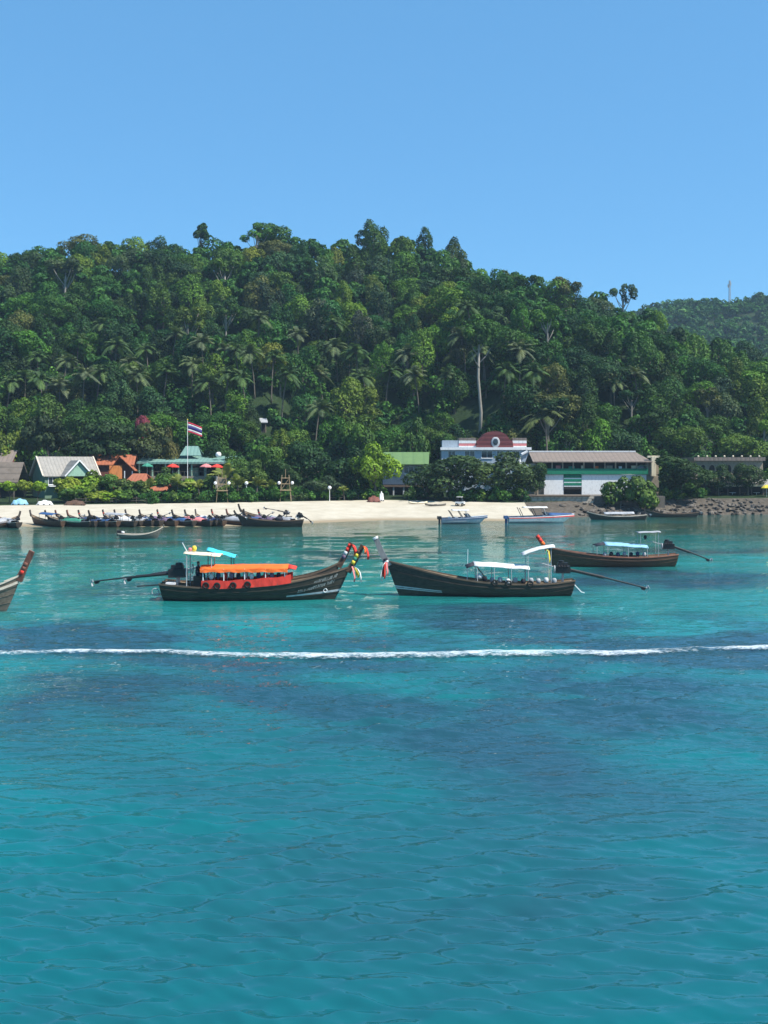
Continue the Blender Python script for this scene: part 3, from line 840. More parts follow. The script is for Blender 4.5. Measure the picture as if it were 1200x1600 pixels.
def longtail_engine(root, x, z, tail, tailz, swing=0.0, big=1.0, tiller=True):
    """car engine on a swivel with its long propeller shaft"""
    e = MB().box(x - .42 * big, x + .40 * big, -.26 * big, .26 * big, z, z + .42 * big)
    e.box(x - .30 * big, x + .30 * big, -.16 * big, .16 * big, z + .42 * big, z + .62 * big)
    for k in range(4): e.tube([(x - .24 * big + .16 * big * k, .14 * big, z + .46 * big), (x - .24 * big + .16 * big * k, .34 * big, z + .36 * big)], .05 * big, 6)
    eo = e.build('engine', M['iron'], root)
    MB().tube([(x + .1, 0, z + .6 * big), (x + .1, 0, z + .74 * big)], .17 * big, 10).build('air_filter', M['iron'], eo)
    MB().tube([(x + .45 * big, 0, z + .22 * big), (x + .52 * big, 0, z + .22 * big)], .24 * big, 12, ref=(0, 0, 1)).build('fan', M['steel'], eo)
    MB().tube([(x, 0, z - 1.0), (x, 0, z)], [.09, .07], 7).build('pivot_post', M['steel'], root)
    ty = -tail * math.sin(swing); tx = x - tail * math.cos(swing)
    p0 = Vector((x - .35, 0, z + .2)); p1 = Vector((tx, ty, tailz)); md = p0.lerp(p1, .5); md.z += .06
    sh = MB().tube([p0, md, p1], [.075, .055, .045], 7).build('propeller_shaft', M['iron'], root)
    MB().tube([p0.lerp(p1, .03) + Vector((0, 0, .04)), p0.lerp(p1, .45) + Vector((0, 0, .05))], .10, 7).build('shaft_sleeve', M['iron'], sh)
    pr = MB()
    d = (p1 - p0).normalized(); a = d.cross(Vector((0, 0, 1))).normalized(); b = a.cross(d)
    for k in range(3):
        an = k * 2.094 + .4; u = a * math.cos(an) + b * math.sin(an); w = d.cross(u)
        c = p1 + u * .15
        pr.sheet([[c - u * .13 - w * .03 - d * .02, c - u * .13 + w * .03 + d * .02], [c - w * .09 - d * .05, c + w * .09 + d * .05], [c + u * .14 - w * .05 - d * .03, c + u * .14 + w * .05 + d * .03]], .02, tuple(d))
    pr.tube([p1 - d * .12, p1 + d * .14], .05, 6)
    pr.build('propeller', M['steel'], sh)
    MB().sheet([[p1 - d * .5 - b * .02, p1 - d * .1 - b * .02], [p1 - d * .38 - b * .16, p1 - d * .16 - b * .18]], .02, tuple(a)).build('skeg', M['iron'], sh)
    if tiller: MB().tube([(x + .4, 0, z + .35), (x + 1.3, .1, z + .62), (x + 1.9, .12, z + .60)], .03, 6).build('tiller', M['steel'], root)

def prow(root, hull, length, mat, w=.17, tilt=None, curve_=.1):
    """tall post carrying on the line of the stem"""
    L = hull.L; z = hull.zg[-1]
    d = Vector(tilt).normalized() if tilt else Vector((.42, 0, .9)).normalized()
    p = Vector((L - .16, 0, z - .35)); pts = [p, p + d * length * .5, p + d * length + Vector((-curve_, 0, 0))]
    mb = MB(); rs = []
    for k, (q, ww) in enumerate(zip(pts, (w * 1.25, w, w * .95))):
        a = d.cross(Vector((0, 1, 0))).normalized()
        rs.append([q + a * ww * .8 + Vector((0, -ww * .45, 0)), q - a * ww * .8 + Vector((0, -ww * .45, 0)), q - a * ww * .8 + Vector((0, ww * .45, 0)), q + a * ww * .8 + Vector((0, ww * .45, 0))])
    mb.rings(rs)
    mb.build('prow_post', mat, root)
    return pts, d

def bands(root, pts, d, s0, s1, mats, w=.2):
    """cloth wound round the prow post"""
    for k, m in enumerate(mats):
        s = s0 + (s1 - s0) * (k + .5) / len(mats); h = (s1 - s0) / len(mats) * .48
        a, b = pts[0].lerp(pts[2], s - h), pts[0].lerp(pts[2], s + h)
        MB().tube([a, a.lerp(b, .5), b], [w * .92, w * .98, w * .92], 8, 1, .75).build('cloth_band', M[m], root, True)

def hang(root, p, items):
    for k, (m, dx, dy, L, w) in enumerate(items):
        q = Vector(p) + Vector((dx * .2, dy, 0))
        path = [q, q + Vector((dx * .45, dy * .4 - .04, -L * .15)), q + Vector((dx * .7, dy * .6 - .06, -L * .4)), q + Vector((dx * .85 + .05 * math.sin(k * 2.), dy * .7, -L * .7)), q + Vector((dx * .8 + .12 * math.sin(k * 3.1), dy * .7 - .05, -L))]
        strip_mb(path, w, .02, (.75, .6, 0)).build('ribbon', M[m], root, True)

def posts_for(root, xs_, hull, ztop, mat='steel', hw=None, r=.025):
    for x in xs_:
        zg, hb = hull.at(x)
        for sg in (-1, 1):
            yy_ = sg * (hw or hb - .06)
            MB().tube([(x, sg * (hb - .06), zg - .12), (x, yy_, ztop(x) if callable(ztop) else ztop)], r, 6).build('canopy_post', M[mat], root)

def benches(root, hull, xs_, drop=.22):
    for x in xs_:
        zg, hb = hull.at(x)
        MB().box(x - .14, x + .14, -hb + .07, hb - .07, zg - drop - .04, zg - drop).build('bench', M['plank'], root)

def base_boat(root, hull, hm, rm, strake=True):
    hull.shell().build('hull', M[hm], root, True)
    hull.inside().build('deck', M['plank'], root)
    for sg in (-1, 1):
        hull.rail(sg).build('gunwale', M[rm], root)
    if strake:
        for sg in (-1, 1): hull.rail(sg, .05, .06, .80, .015).build('rubbing_strake', M[hm], root)
    if strake:
        for sg in (-1, 1):
            for q_ in (.62, .42): hull.rail(sg, .03, .035, q_, .008).build('plank_seam', M[hm], root)
    # small foredeck and stern deck
    i0 = int(hull.n * .86)
    g = [[(hull.xg[i], -max(hull.hb[i] - .04, .01), hull.zg[i] - .05), (hull.xg[i], max(hull.hb[i] - .04, .01), hull.zg[i] - .05)] for i in range(i0, hull.n)]
    MB().sheet(g, .04).build('foredeck', M['plank'], root)
    g = [[(hull.xg[i], -max(hull.hb[i] - .05, .01), hull.zg[i] - .07), (hull.xg[i], max(hull.hb[i] - .05, .01), hull.zg[i] - .07)] for i in range(0, 4)]
    MB().sheet(g, .04).build('stern_deck', M['plank'], root)

SHEER = [(0, .95), (.12, .82), (.3, .74), (.5, .82), (.68, 1.02), (.84, 1.42), (.94, 1.85), (1, 2.2)]
def sheer(scale=1.0, bow=1.0): return [(a, .74 + (b - .74) * scale * (bow if a > .4 else 1)) for a, b in SHEER]

# ---- the orange-canopied pair
Y1 = 68.8
def boat_orange():
    h = Hull(12.0, 2.0, [(0, 1.05), (.12, .92), (.3, .82), (.5, .92), (.68, 1.14), (.84, 1.55), (.94, 1.85), (1, 2.08)], 1.25)
    r = empty('longtail_boat', (PX(251, Y1), Y1, 0), math.radians(1), 'dark longtail boat with orange canopy and red side curtains', 'boat')
    base_boat(r, h, 'hull_green', 'rail')
    benches(r, h, (8.1, 9.0, 9.7))
    pts, d = prow(r, h, 2.0, M['hull_brown'], .2, (.52, 0, .85))
    bands(r, pts, d, .30, .80, ['yellow_cloth', 'green_cloth', 'yellow_cloth', 'hull_brown'], .2)
    hang(r, pts[2] - d * .05, [('red_cloth', .35, -.12, .85, .16), ('red_cloth', .30, .05, .6, .12), ('orange_cloth', .2, -.2, .5, .12)])
    hang(r, pts[0] + d * .45, [('yellow_cloth', .4, -.22, .7, .13), ('pink_cloth', .15, -.3, .95, .12), ('white_cloth', .6, -.25, 1.0, .07), ('yellow_cloth', .3, -.2, .55, .13)])
    # passenger canopy
    ct = lambda x: 2.02 + .05 * math.sin((x - 2.7) / 5.4 * math.pi)
    co = canopy_mb(2.6, 8.1, 2.0, 2.05, .95, .20, .05, .03).build('canopy', M['orange_cloth'], r, True)
    MB().sheet([[(8.1 + .0, -.85, 2.08), (8.1, 0, 2.24), (8.1, .85, 2.08)], [(8.6, -.7, 1.98), (8.6, 0, 2.12), (8.6, .7, 1.98)]], .04).build('front_flap', M['red_cloth'], co, True)
    for sg in (-1, 1):
        g = [[(x, sg * .97, 2.02 - .02), (x + .03 * math.sin(x * 5), sg * (1.0 + .02 * math.sin(x * 7)), 1.82 + .03 * math.sin(x * 6))] for x in np.linspace(2.62, 8.08, 19)]
        MB().sheet(g, .02, (0, sg * -1, 0)).build('valance', M['orange_cloth'], co)
        g = [[(x, sg * (h.at(x)[1] + .015), h.at(x)[0] + .48 + .03 * math.sin(x * 4)), (x, sg * (h.at(x)[1] + .05 + .015 * math.sin(x * 9)), h.at(x)[0] - .03)] for x in np.linspace(2.7, 8.3, 21)]
        MB().sheet(g, .02, (0, sg * -1, 0)).build('side_curtain', M['red_cloth'], r)
    posts_for(r, (2.8, 4.1, 5.4, 6.7, 7.9), h, 2.02, 'white', .93, .03)
    for x in (3.0, 3.7, 4.7, 5.6):
        MB().torus((x, -h.at(x)[1] - .10, h.at(x)[0] + .16), .17, .06, 'y').build('tyre', M['rubber'], r, True)
    # life vests hung below the roof
    for k, x in enumerate(np.arange(3.3, 7.9, .42)):
        MB().ball((x, -.72 + .1 * (k % 3), 1.55 + .05 * (k % 2)), (.15, .10, .24), 8, 6).build('life_vest', M[['white_cloth', 'navy_cloth', 'red_cloth', 'mauve_cloth', 'dark_cloth', 'white_cloth'][k % 6]], r, True)
    for x in (3.6, 4.8, 6.0, 7.2): MB().box(x - .15, x + .15, -.75, .75, .55, .6).build('bench', M['plank'], r)
    # sunshade over the helm
    sc = canopy_mb(1.55, 3.85, 2.98, 2.80, .75, .10, .05, .02).build('helm_roof', M['cream'], r, True)
    for x in (1.75, 3.3):
        for sg in (-1, 1): MB().tube([(x, sg * .72, .7), (x, sg * .70, 2.95)], .03, 6).build('canopy_post', M['steel'], r)
    fl = MB(); fl.ball((2.15, -.2, 3.25), (.16, .16, .2), 8, 6); fl.build('flower_garland', M['yellow_cloth'], r, True)
    MB().ball((1.9, -.25, 3.2), (.14, .14, .12), 8, 6).build('flower_garland', M['pink_cloth'], r, True)
    MB().tube([(1.75, -.3, 3.0), (1.42, -.3, 3.62)], .025, 6).build('flag_staff', M['white'], r)
    longtail_engine(r, 1.05, 1.42, 5.3, 1.18, .05, 1.25)
    MB().box(.4, 1.0, -.5, .1, 1.0, 1.12).build('battery_box', M['white'], r)
    MB().tube([(.0, -.55, 1.0), (-1.35, -.75, .93)], .045, 6).build('oar', M['iron'], r)
    MB().torus((-.28, -.3, .52), .22, .04, 'y').build('mooring_ring', M['steel'], r, True)
    MB().torus((2.0, .1, 1.95), .30, .03, 'x').build('steering_hoop', M['steel'], r, True)
    # painted white marks on the bow: two slanting lines of worn lettering and a round emblem
    rg2 = random.Random(4)
    lm = MB()
    def bowpt(x, q):
        i = np.interp(x, h.xg, np.arange(h.n)); a = int(i); f = i - a; b = min(a + 1, h.n - 1)
        p, s_ = Vector(h.pt(a, q, -1)), Vector(h.pt(b, q, -1)); w = p.lerp(s_, f); w.y -= .02; return w
    for row, (xa, xb, qa, qb) in enumerate(((9.05, 11.2, .60, .74), (9.9, 11.3, .82, .88))):
        x = xa
        while x < xb:
            s = (x - xa) / (xb - xa); q = qa + (qb - qa) * s; wd = rg2.uniform(.06, .10)
            for kk in range(2):
                if rg2.random() < .85:
                    a0 = bowpt(x + kk * wd * .7, q - .035); a1 = bowpt(x + kk * wd * .7 + rg2.uniform(-.02, .03), q + .05)
                    e_ = Vector((.032, 0, 0))
                    lm.add([a0, a0 + e_, a1 + e_, a1], [(0, 1, 2, 3)])
            a0 = bowpt(x, q + (.045 if rg2.random() < .6 else -.03)); e_ = Vector((wd, 0, 0)); u_ = Vector((0, 0, .035))
            lm.add([a0, a0 + e_, a0 + e_ + u_, a0 + u_], [(0, 1, 2, 3)])
            x += wd + .05
    lm.build('bow_lettering', paint('faded_white_print', (.30, .30, .28), .8, .5, 8), r)
    c = bowpt(10.95, .52); MB().torus((c.x, c.y, c.z), .11, .03, 'y', 14, 5).build('emblem', M['white'], r)
    # pale scrape line near the keel
    g = [[Vector(h.pt(i, .50, -1)) + Vector((0, -.015, 0)), Vector(h.pt(i, .44, -1)) + Vector((0, -.015, 0))] for i in range(17, h.n)]
    MB().sheet(g, .01, (0, 1, 0)).build('boot_stripe', M['grey_wall'], r)
    MB().box(2.1, 2.65, -.3, .3, .2, 1.5).build('helm_seat', M['hull'], r)
    return r
boat_orange()

def boat_behind():
    y = Y1 + 2.5
    h = Hull(11.6, 1.9, sheer(1.0, .98), 1.25)
    r = empty('longtail_boat', (PX(256, y), y, 0), math.radians(.5), 'longtail with turquoise sunshade moored behind the orange-canopied boat', 'boat')
    base_boat(r, h, 'hull', 'rail')
    pts, d = prow(r, h, 1.85, M['hull_brown'], .19, (.5, 0, .86))
    bands(r, pts, d, .35, .95, ['mauve_cloth', 'white_cloth', 'red_cloth', 'red_cloth'], .2)
    hang(r, pts[2] - d * .1, [('red_cloth', .35, -.15, .6, .2), ('orange_cloth', .25, -.1, .8, .14)])
    canopy_mb(2.9, 4.75, 2.98, 2.50, .7, .14, .04).build('sunshade', M['cyan_cloth'], r, True)
    for x, zt in ((3.0, 2.95), (4.5, 2.58)):
        for sg in (-1, 1): MB().tube([(x, sg * .68, .6), (x, sg * .66, zt)], .03, 6).build('canopy_post', M['iron'], r)
    canopy_mb(4.6, 8.0, 1.80, 1.80, .8, .22, .04).build('canopy', M['red_cloth'], r, True)
    posts_for(r, (4.8, 6.2, 7.8), h, 1.8, 'steel', .78)
    longtail_engine(r, 1.0, 1.3, 3.6, 1.0, -.05, 1.05)
    benches(r, h, (8.5, 9.3))
boat_behind()

# ---- the white-canopied boat
Y2 = 71.2
def boat_white():
    h = Hull(12.3, 1.95, [(0, 1.02), (.1, .86), (.25, .80), (.42, .86), (.6, 1.12), (.78, 1.58), (.9, 1.95), (1, 2.26)], 1.05, stern=.55)
    r = empty('longtail_boat', (PX(897, Y2), Y2, 0), math.radians(180), 'dark longtail boat with white canopy and bare grey prow post', 'boat')
    base_boat(r, h, 'hull', 'rail')
    pts, d = prow(r, h, 2.05, M['post_grey'], .23, (.46, 0, .89))
    MB().tube([pts[2] - d * .05, pts[2] + d * .08], .19, 8).build('post_cap', M['white'], r)
    bands(r, pts, d, .12, .28, ['white_cloth', 'dark_cloth'], .24)
    hang(r, pts[0] + d * .3, [('red_cloth', .2, .2, .95, .16), ('white_cloth', .28, .25, 1.2, .10), ('pink_cloth', -.05, .26, .85, .14), ('red_cloth', .1, .3, 1.05, .12)])
    canopy_mb(3.0, 6.6, 1.78, 2.02, .85, .20, .05, .04).build('canopy', M['white_cloth'], r, True)
    MB().sheet([[(6.58, -.8, 2.06), (6.58, 0, 2.22), (6.58, .8, 2.06)], [(7.1, -.72, 1.86), (7.1, 0, 2.0), (7.1, .72, 1.86)]], .05).build('front_flap', M['dark_cloth'], r, True)
    posts_for(r, (3.1, 4.2, 5.3, 6.4), h, 1.9, 'steel', .82)
    for k in (0, 1):
        MB().tube([(6.4, .82 - 1.64 * k, 1.9), (5.6, (.82 - 1.64 * k), h.at(5.6)[0])], .03, 6).build('brace', M['iron'], r)
    # stern sunshade tilted up
    canopy_mb(1.35, 3.45, 3.22, 2.68, .7, .10, .06, .0, over=.10).build('sunshade', M['white_cloth'], r, True)
    for x, zt in ((1.6, 3.2), (3.1, 2.8)):
        for sg in (-1, 1): MB().tube([(x, sg * .66, .7), (x, sg * .62, zt)], .022, 6).build('canopy_post', M['steel'], r)
    for k, x in enumerate(np.arange(1.4, 6.2, .5)):
        MB().ball((x, .62 - .1 * (k % 3), h.at(x)[0] + .16 + .06 * (k % 2)), (.17, .12, .20), 8, 6).build('life_vest', M[['grey_cloth', 'white_cloth', 'steel', 'grey_cloth', 'dark_cloth'][k % 5]], r, True)
    for x in (3.0, 4.4, 5.3): MB().torus((x, h.at(x)[1] + .06, h.at(x)[0] + .05), .17, .05, 'y').build('tyre', M['rubber'], r, True)
    MB().ball((6.25, .5, 1.28), (.24, .2, .2), 8, 6).build('rope_coil', M['white_cloth'], r, True)
    MB().tube([(7.0, 0, 1.0), (6.95, 0, 3.0)], .02, 5).build('staff', M['white'], r)
    benches(r, h, (7.6, 8.5, 9.4))
    longtail_engine(r, .75, 1.45, 5.6, .42, .03, 1.1)
    g = [[Vector(h.pt(i, .46, 1)) + Vector((0, .015, 0)), Vector(h.pt(i, .38, 1)) + Vector((0, .015, 0))] for i in range(18, h.n)]
    MB().sheet(g, .01, (0, -1, 0)).build('boot_stripe', M['grey_wall'], r)
    MB().tube([(.3, .35, 1.0), (-.4, .4, .25), (-.6, .45, .2)], .03, 6).build('mooring_line', M['white'], r)
boat_white()

# ---- the brown boat beyond it
Y3 = 91.5
def boat_brown():
    h = Hull(11.0, 1.9, [(0, 1.05), (.12, .92), (.3, .82), (.5, .88), (.7, 1.08), (.85, 1.32), (.94, 1.5), (1, 1.62)], .7, stern=.55)
    r = empty('longtail_boat', (PX(1058, Y3), Y3, 0), math.radians(180), 'brown longtail boat with pale blue canopy and red-wrapped prow', 'boat')
    base_boat(r, h, 'hull_brown', 'rail_red')
    pts, d = prow(r, h, 1.7, M['post_brown'], .17, (.62, 0, .78))
    bands(r, pts, d, .40, 1.0, ['orange_cloth', 'red_cloth', 'red_cloth'], .25)
    hang(r, pts[0] + d * .2, [('yellow_cloth', -.2, .25, 1.1, .16), ('green_cloth', .1, .3, .8, .12)])
    canopy_mb(2.6, 6.2, 1.62, 1.86, .85, .22, .05, .03).build('canopy', M['sky_cloth'], r, True)
    MB().sheet([[(6.18, -.8, 1.90), (6.18, 0, 2.08), (6.18, .8, 1.90)], [(7.0, -.7, 1.78), (7.0, 0, 1.9), (7.0, .7, 1.78)]], .05).build('front_flap', M['dark_cloth'], r, True)
    posts_for(r, (2.7, 4.3, 6.0, 6.9), h, 1.72, 'steel', .82)
    canopy_mb(1.5, 3.4, 2.92, 2.86, .6, .06, .04).build('sunshade', M['grey_cloth'], r, True)
    for x in (1.7, 3.2):
        for sg in (-1, 1): MB().tube([(x, sg * .55, .7), (x, sg * .52, 2.9)], .02, 6).build('canopy_post', M['steel'], r)
    MB().ball((2.7, .1, 2.45), (.14, .1, .2), 8, 6).build('lamp', M['iron'], r, True)
    for k, x in enumerate(np.arange(2.9, 6.6, .55)):
        MB().ball((x, .55, 1.05 + .05 * (k % 2)), (.17, .12, .2), 8, 6).build('life_vest', M[['grey_cloth', 'navy_cloth', 'dark_cloth'][k % 3]], r, True)
    longtail_engine(r, .75, 1.45, 3.6, .5, .0, 1.1)
    benches(r, h, (7.6, 8.4))
boat_brown()

# ---- the bow that reaches in at the left edge
def boat_left():
    y = 63.4
    h = Hull(11.0, 2.1, sheer(1.0, .95), 1.1)
    bx_ = PX(33, y)
    r = empty('longtail_boat', (bx_ - 11.0 * math.cos(math.radians(-4)), y + .8, 0), math.radians(-4), 'weathered longtail bow with red-bound prow post cut by the picture edge', 'boat')
    base_boat(r, h, 'hull_pale', 'rail_pale')
    pts, d = prow(r, h, 1.9, M['post_brown'], .20, (.42, 0, .9), .0)
    bands(r, pts, d, .22, .62, ['red_cloth', 'post_brown', 'post_brown'], .19)
    a = MB(); a.sheet([[(10.1, -.30, 1.80), (10.1, .30, 1.80)], [(11.0, -.05, 2.16), (11.0, .05, 2.16)]], .05); a.build('bow_cover', M['rail_pale'], r)
    for sg in (-1, 1): h.rail(sg, .06, .16, .86, .02).build('painted_strake', M['rail_pale'], r)
    benches(r, h, (7.2, 8.2, 9.2))
boat_left()

# ---- dinghy
def dinghy():
    y = 126.0
    h = Hull(5.1, 1.5, [(0, .62), (.2, .52), (.45, .5), (.7, .66), (.88, .98), (1, 1.35)], .8, -.2, stern=.75, n=16)
    r = empty('dinghy', (PX(185, y), y, 0), math.radians(4), 'small grey wooden dinghy with raised bow floating alone', 'boat')
    base_boat(r, h, 'hull_grey', 'rail_pale', False)
    benches(r, h, (1.3, 2.4, 3.4), .12)
    prow(r, h, .75, M['hull_grey'], .1, (.5, 0, .86))
    MB().box(-.15, .3, -.2, .2, .35, .95).build('outboard', M['iron'], r)
    MB().ball((.5, 0, .72), (.22, .2, .18), 8, 6).build('cloth_bundle', M['white_cloth'], r, True)
dinghy()

# ---- the row drawn up on the beach
row = [  # bow column, stern row, heading, hull, cover, label, length
    (-6, 826, 118, 'hull', 'grey_cloth', 'dark longtail at the picture edge, first of the beached row', 10.0, None),
    (30, 828, 62, 'hull_brown', 'grey_cloth', 'beached longtail seen from astern, stacked with brown gear', 9.6, 'gear'),
    (48, 824, 128, 'hull_brown', 'blue_cloth', 'beached brown longtail with small blue sunshade', 9.6, 'shade'),
    (72, 824, 140, 'hull_green', 'green_cloth', 'beached longtail covered with a bright green tarpaulin', 10.2, None),
    (106, 824, 134, 'hull', 'navy_cloth', 'beached dark longtail right of the green-covered boat', 9.8, None),
    (140, 824, 140, 'hull', 'grey_cloth', 'beached longtail with pale rounded canopy behind the dinghy stern', 10.0, 'shade'),
    (162, 823, 132, 'hull', 'white_cloth', 'beached longtail with a white cover and a leaning dark prow', 9.6, None),
    (197, 823, 128, 'hull', 'navy_cloth', 'beached longtail with navy tarpaulin above the dinghy', 9.6, None),
    (219, 823, 130, 'hull_brown', 'mauve_cloth', 'beached brown longtail with a dull mauve cover above the dinghy bow', 9.4, None),
    (247, 823, 128, 'hull', 'blue_cloth', 'beached longtail with blue tarpaulin just right of the dinghy bow', 9.6, None),
    (270, 823, 132, 'hull', 'pink_cloth', 'beached longtail with a faded pink cover', 9.4, None),
    (306, 823, 112, 'hull', 'white_cloth', 'beached longtail with white cover and upright prow between pink and blue ones', 9.0, None),
    (332, 822, 130, 'hull_brown', 'grey_cloth', 'beached brown longtail with grey cover left of the largest blue tarpaulin', 9.4, None),
    (355, 822, 128, 'hull_brown', 'blue_cloth', 'beached longtail with bright blue tarpaulin and orange-brown prow', 9.8, None),
    (88, 824, 136, 'hull', 'dark_cloth', 'beached longtail with black cover beside the green-covered one', 9.6, None),
    (124, 824, 134, 'hull_brown', 'blue_cloth', 'beached brown longtail with dark blue cover left of the pale rounded canopy', 9.6, None),
    (180, 823, 132, 'hull', 'grey_cloth', 'beached longtail with grey cover directly above the dinghy stern', 9.6, None),
    (290, 823, 130, 'hull_brown', 'navy_cloth', 'beached brown longtail with navy cover right of the pink-covered boat', 9.6, None),
    (405, 822, 132, 'hull', 'grey_cloth', 'beached longtail with grey cover touching the broadside boat', 9.4, None),
    (382, 822, 126, 'hull', 'mauve_cloth', 'beached longtail with mauve cover near the right end of the row', 9.6, None),
]
def beached():
    base = None
    for k, (px, py, hd, hm, cm, label, L, extra) in enumerate(row):
        hd += 12 if hd > 100 else 0; y0 = YW(py) + .5; a = math.radians(hd)
        h = Hull(L, 1.75, sheer(.9, .72), 1.2, n=15)
        # root at the stern: bow column fixes where the prow shows
        yb_ = y0 + .84 * L * math.sin(a)
        xs0 = PX(px, yb_) - .84 * L * math.cos(a)
        r = empty('longtail_boat', (xs0, y0, .10), a, label, 'boat', 'longtails drawn up along the beach')
        r.rotation_euler = (0, math.radians(-1.0), a); r.scale = (.84, .84, .78)
        base_boat(r, h, hm, 'rail' if k % 3 else 'rail_pale', False)
        pts, d = prow(r, h, 1.25, M['post_brown' if k in (4, 12, 13, 14) else 'hull'], .19, (.45, 0, .88))
        if k % 3 == 0: bands(r, pts, d, .3, .5, ['red_cloth'], .18)
        # tarpaulin over the waist of the boat
        x0, x1 = 1.8, 6.6
        grid = []
        for i in range(9):
            x = x0 + (x1 - x0) * i / 8; zg, hb = h.at(x); top = zg + .62 + .14 * math.sin(i * 1.9 + k) - .012 * (i - 4) ** 2
            grid.append([(x, -hb - .06, zg - .12), (x, -hb * .8, zg + .32), (x, 0, top), (x, hb * .8, zg + .32), (x, hb + .06, zg - .12)])
        if extra != 'shade': MB().sheet(grid, .03).build('tarpaulin', M[cm], r, True)
        else:
            canopy_mb(2.0, 6.0, 1.9, 1.95, .85, .3, .04).build('canopy', M[cm], r, True); posts_for(r, (2.2, 4.0, 5.8), h, 1.92, 'iron', .82, .03)
        if extra == 'gear':
            for q, (gx, gy, gz, gr) in enumerate(((1.2, -.2, 1.1, .45), (2.0, .2, 1.5, .5), (1.6, 0, 2.1, .42), (2.6, -.2, 1.2, .5), (1.9, .1, 2.6, .3))):
                MB().ball((gx, gy, gz), (gr, gr * .8, gr * .8), 8, 6).build('gear_bundle', M[['hull_brown', 'hull_pale', 'dark', 'cream', 'dark'][q]], r, True)
        longtail_engine(r, .6, 1.25, 3.2, 2.1 if k % 2 else 1.5, [-.9, 1.9, .6, -1.1, -.9, 1.0][k % 6], .9, False)
beached()
def beached_side():
    # dark boat lying broadside at the end of the row
    y = YW(823); h = Hull(9.4, 1.8, sheer(.9, .75), 1.2, n=18)
    r = empty('longtail_boat', (PX(474, y), y + .3, .05), math.radians(177), 'low dark longtail lying broadside at the right end of the beached row', 'boat', 'longtails drawn up along the beach')
    base_boat(r, h, 'hull', 'rail', False)
    prow(r, h, 1.0, M['hull'], .16, (.6, 0, .8))
    longtail_engine(r, .5, 1.2, 2.0, .6, -.4, 1.0, False)
    MB().ball((3.4, .2, 1.0), (.6, .4, .35), 8, 6).build('gear_bundle', M['dark_cloth'], r, True)
    benches(r, h, (2.2, 4.6, 5.8))
    y = YW(821) + 3; h = Hull(9.0, 1.7, sheer(.9, .8), 1.2, n=15)
    r = empty('longtail_boat', (PX(452, y), y + 1.2, .15), math.radians(150), 'beached dark longtail behind the broadside one, its tail raised', 'boat', 'longtails drawn up along the beach')
    base_boat(r, h, 'hull', 'rail', False); prow(r, h, 1.3, M['hull'], .16, (.5, 0, .86))
    longtail_engine(r, .6, 1.2, 3.4, 2.2, -2.2, .9, False); benches(r, h, (3, 5, 6.4))
beached_side()
# two low boats below the rocks
for px0, px1, py, hm, lab, cov in ((1010, 917, 812, 'hull', 'low dark longtail moored below the rocks beside the white speedboat', 'grey_cloth'), (1090, 1008, 808, 'hull', 'low dark longtail moored farthest along the rocks', None)):
    y = YW(py); L = (px0 - px1) * y / FPX
    h = Hull(L, 1.7, [(0, .8), (.2, .62), (.45, .55), (.7, .65), (.88, .95), (1, 1.25)], .9, n=16)
    r = empty('longtail_boat', (PX(px0, y), y, 0), math.radians(180), lab, 'boat', 'longtails moored below the rocks')
    base_boat(r, h, hm, 'rail_pale' if cov else 'rail', False)
    prow(r, h, .6, M['hull'], .13, (.6, 0, .8)); benches(r, h, (2, 3.5, 5))
    if cov: canopy_mb(2.0, L - 2.6, .95, .9, .7, .3, .04).build('tarpaulin', M[cov], r, True)
    longtail_engine(r, .6, .8, 1.5, .7, .4, .7, False)

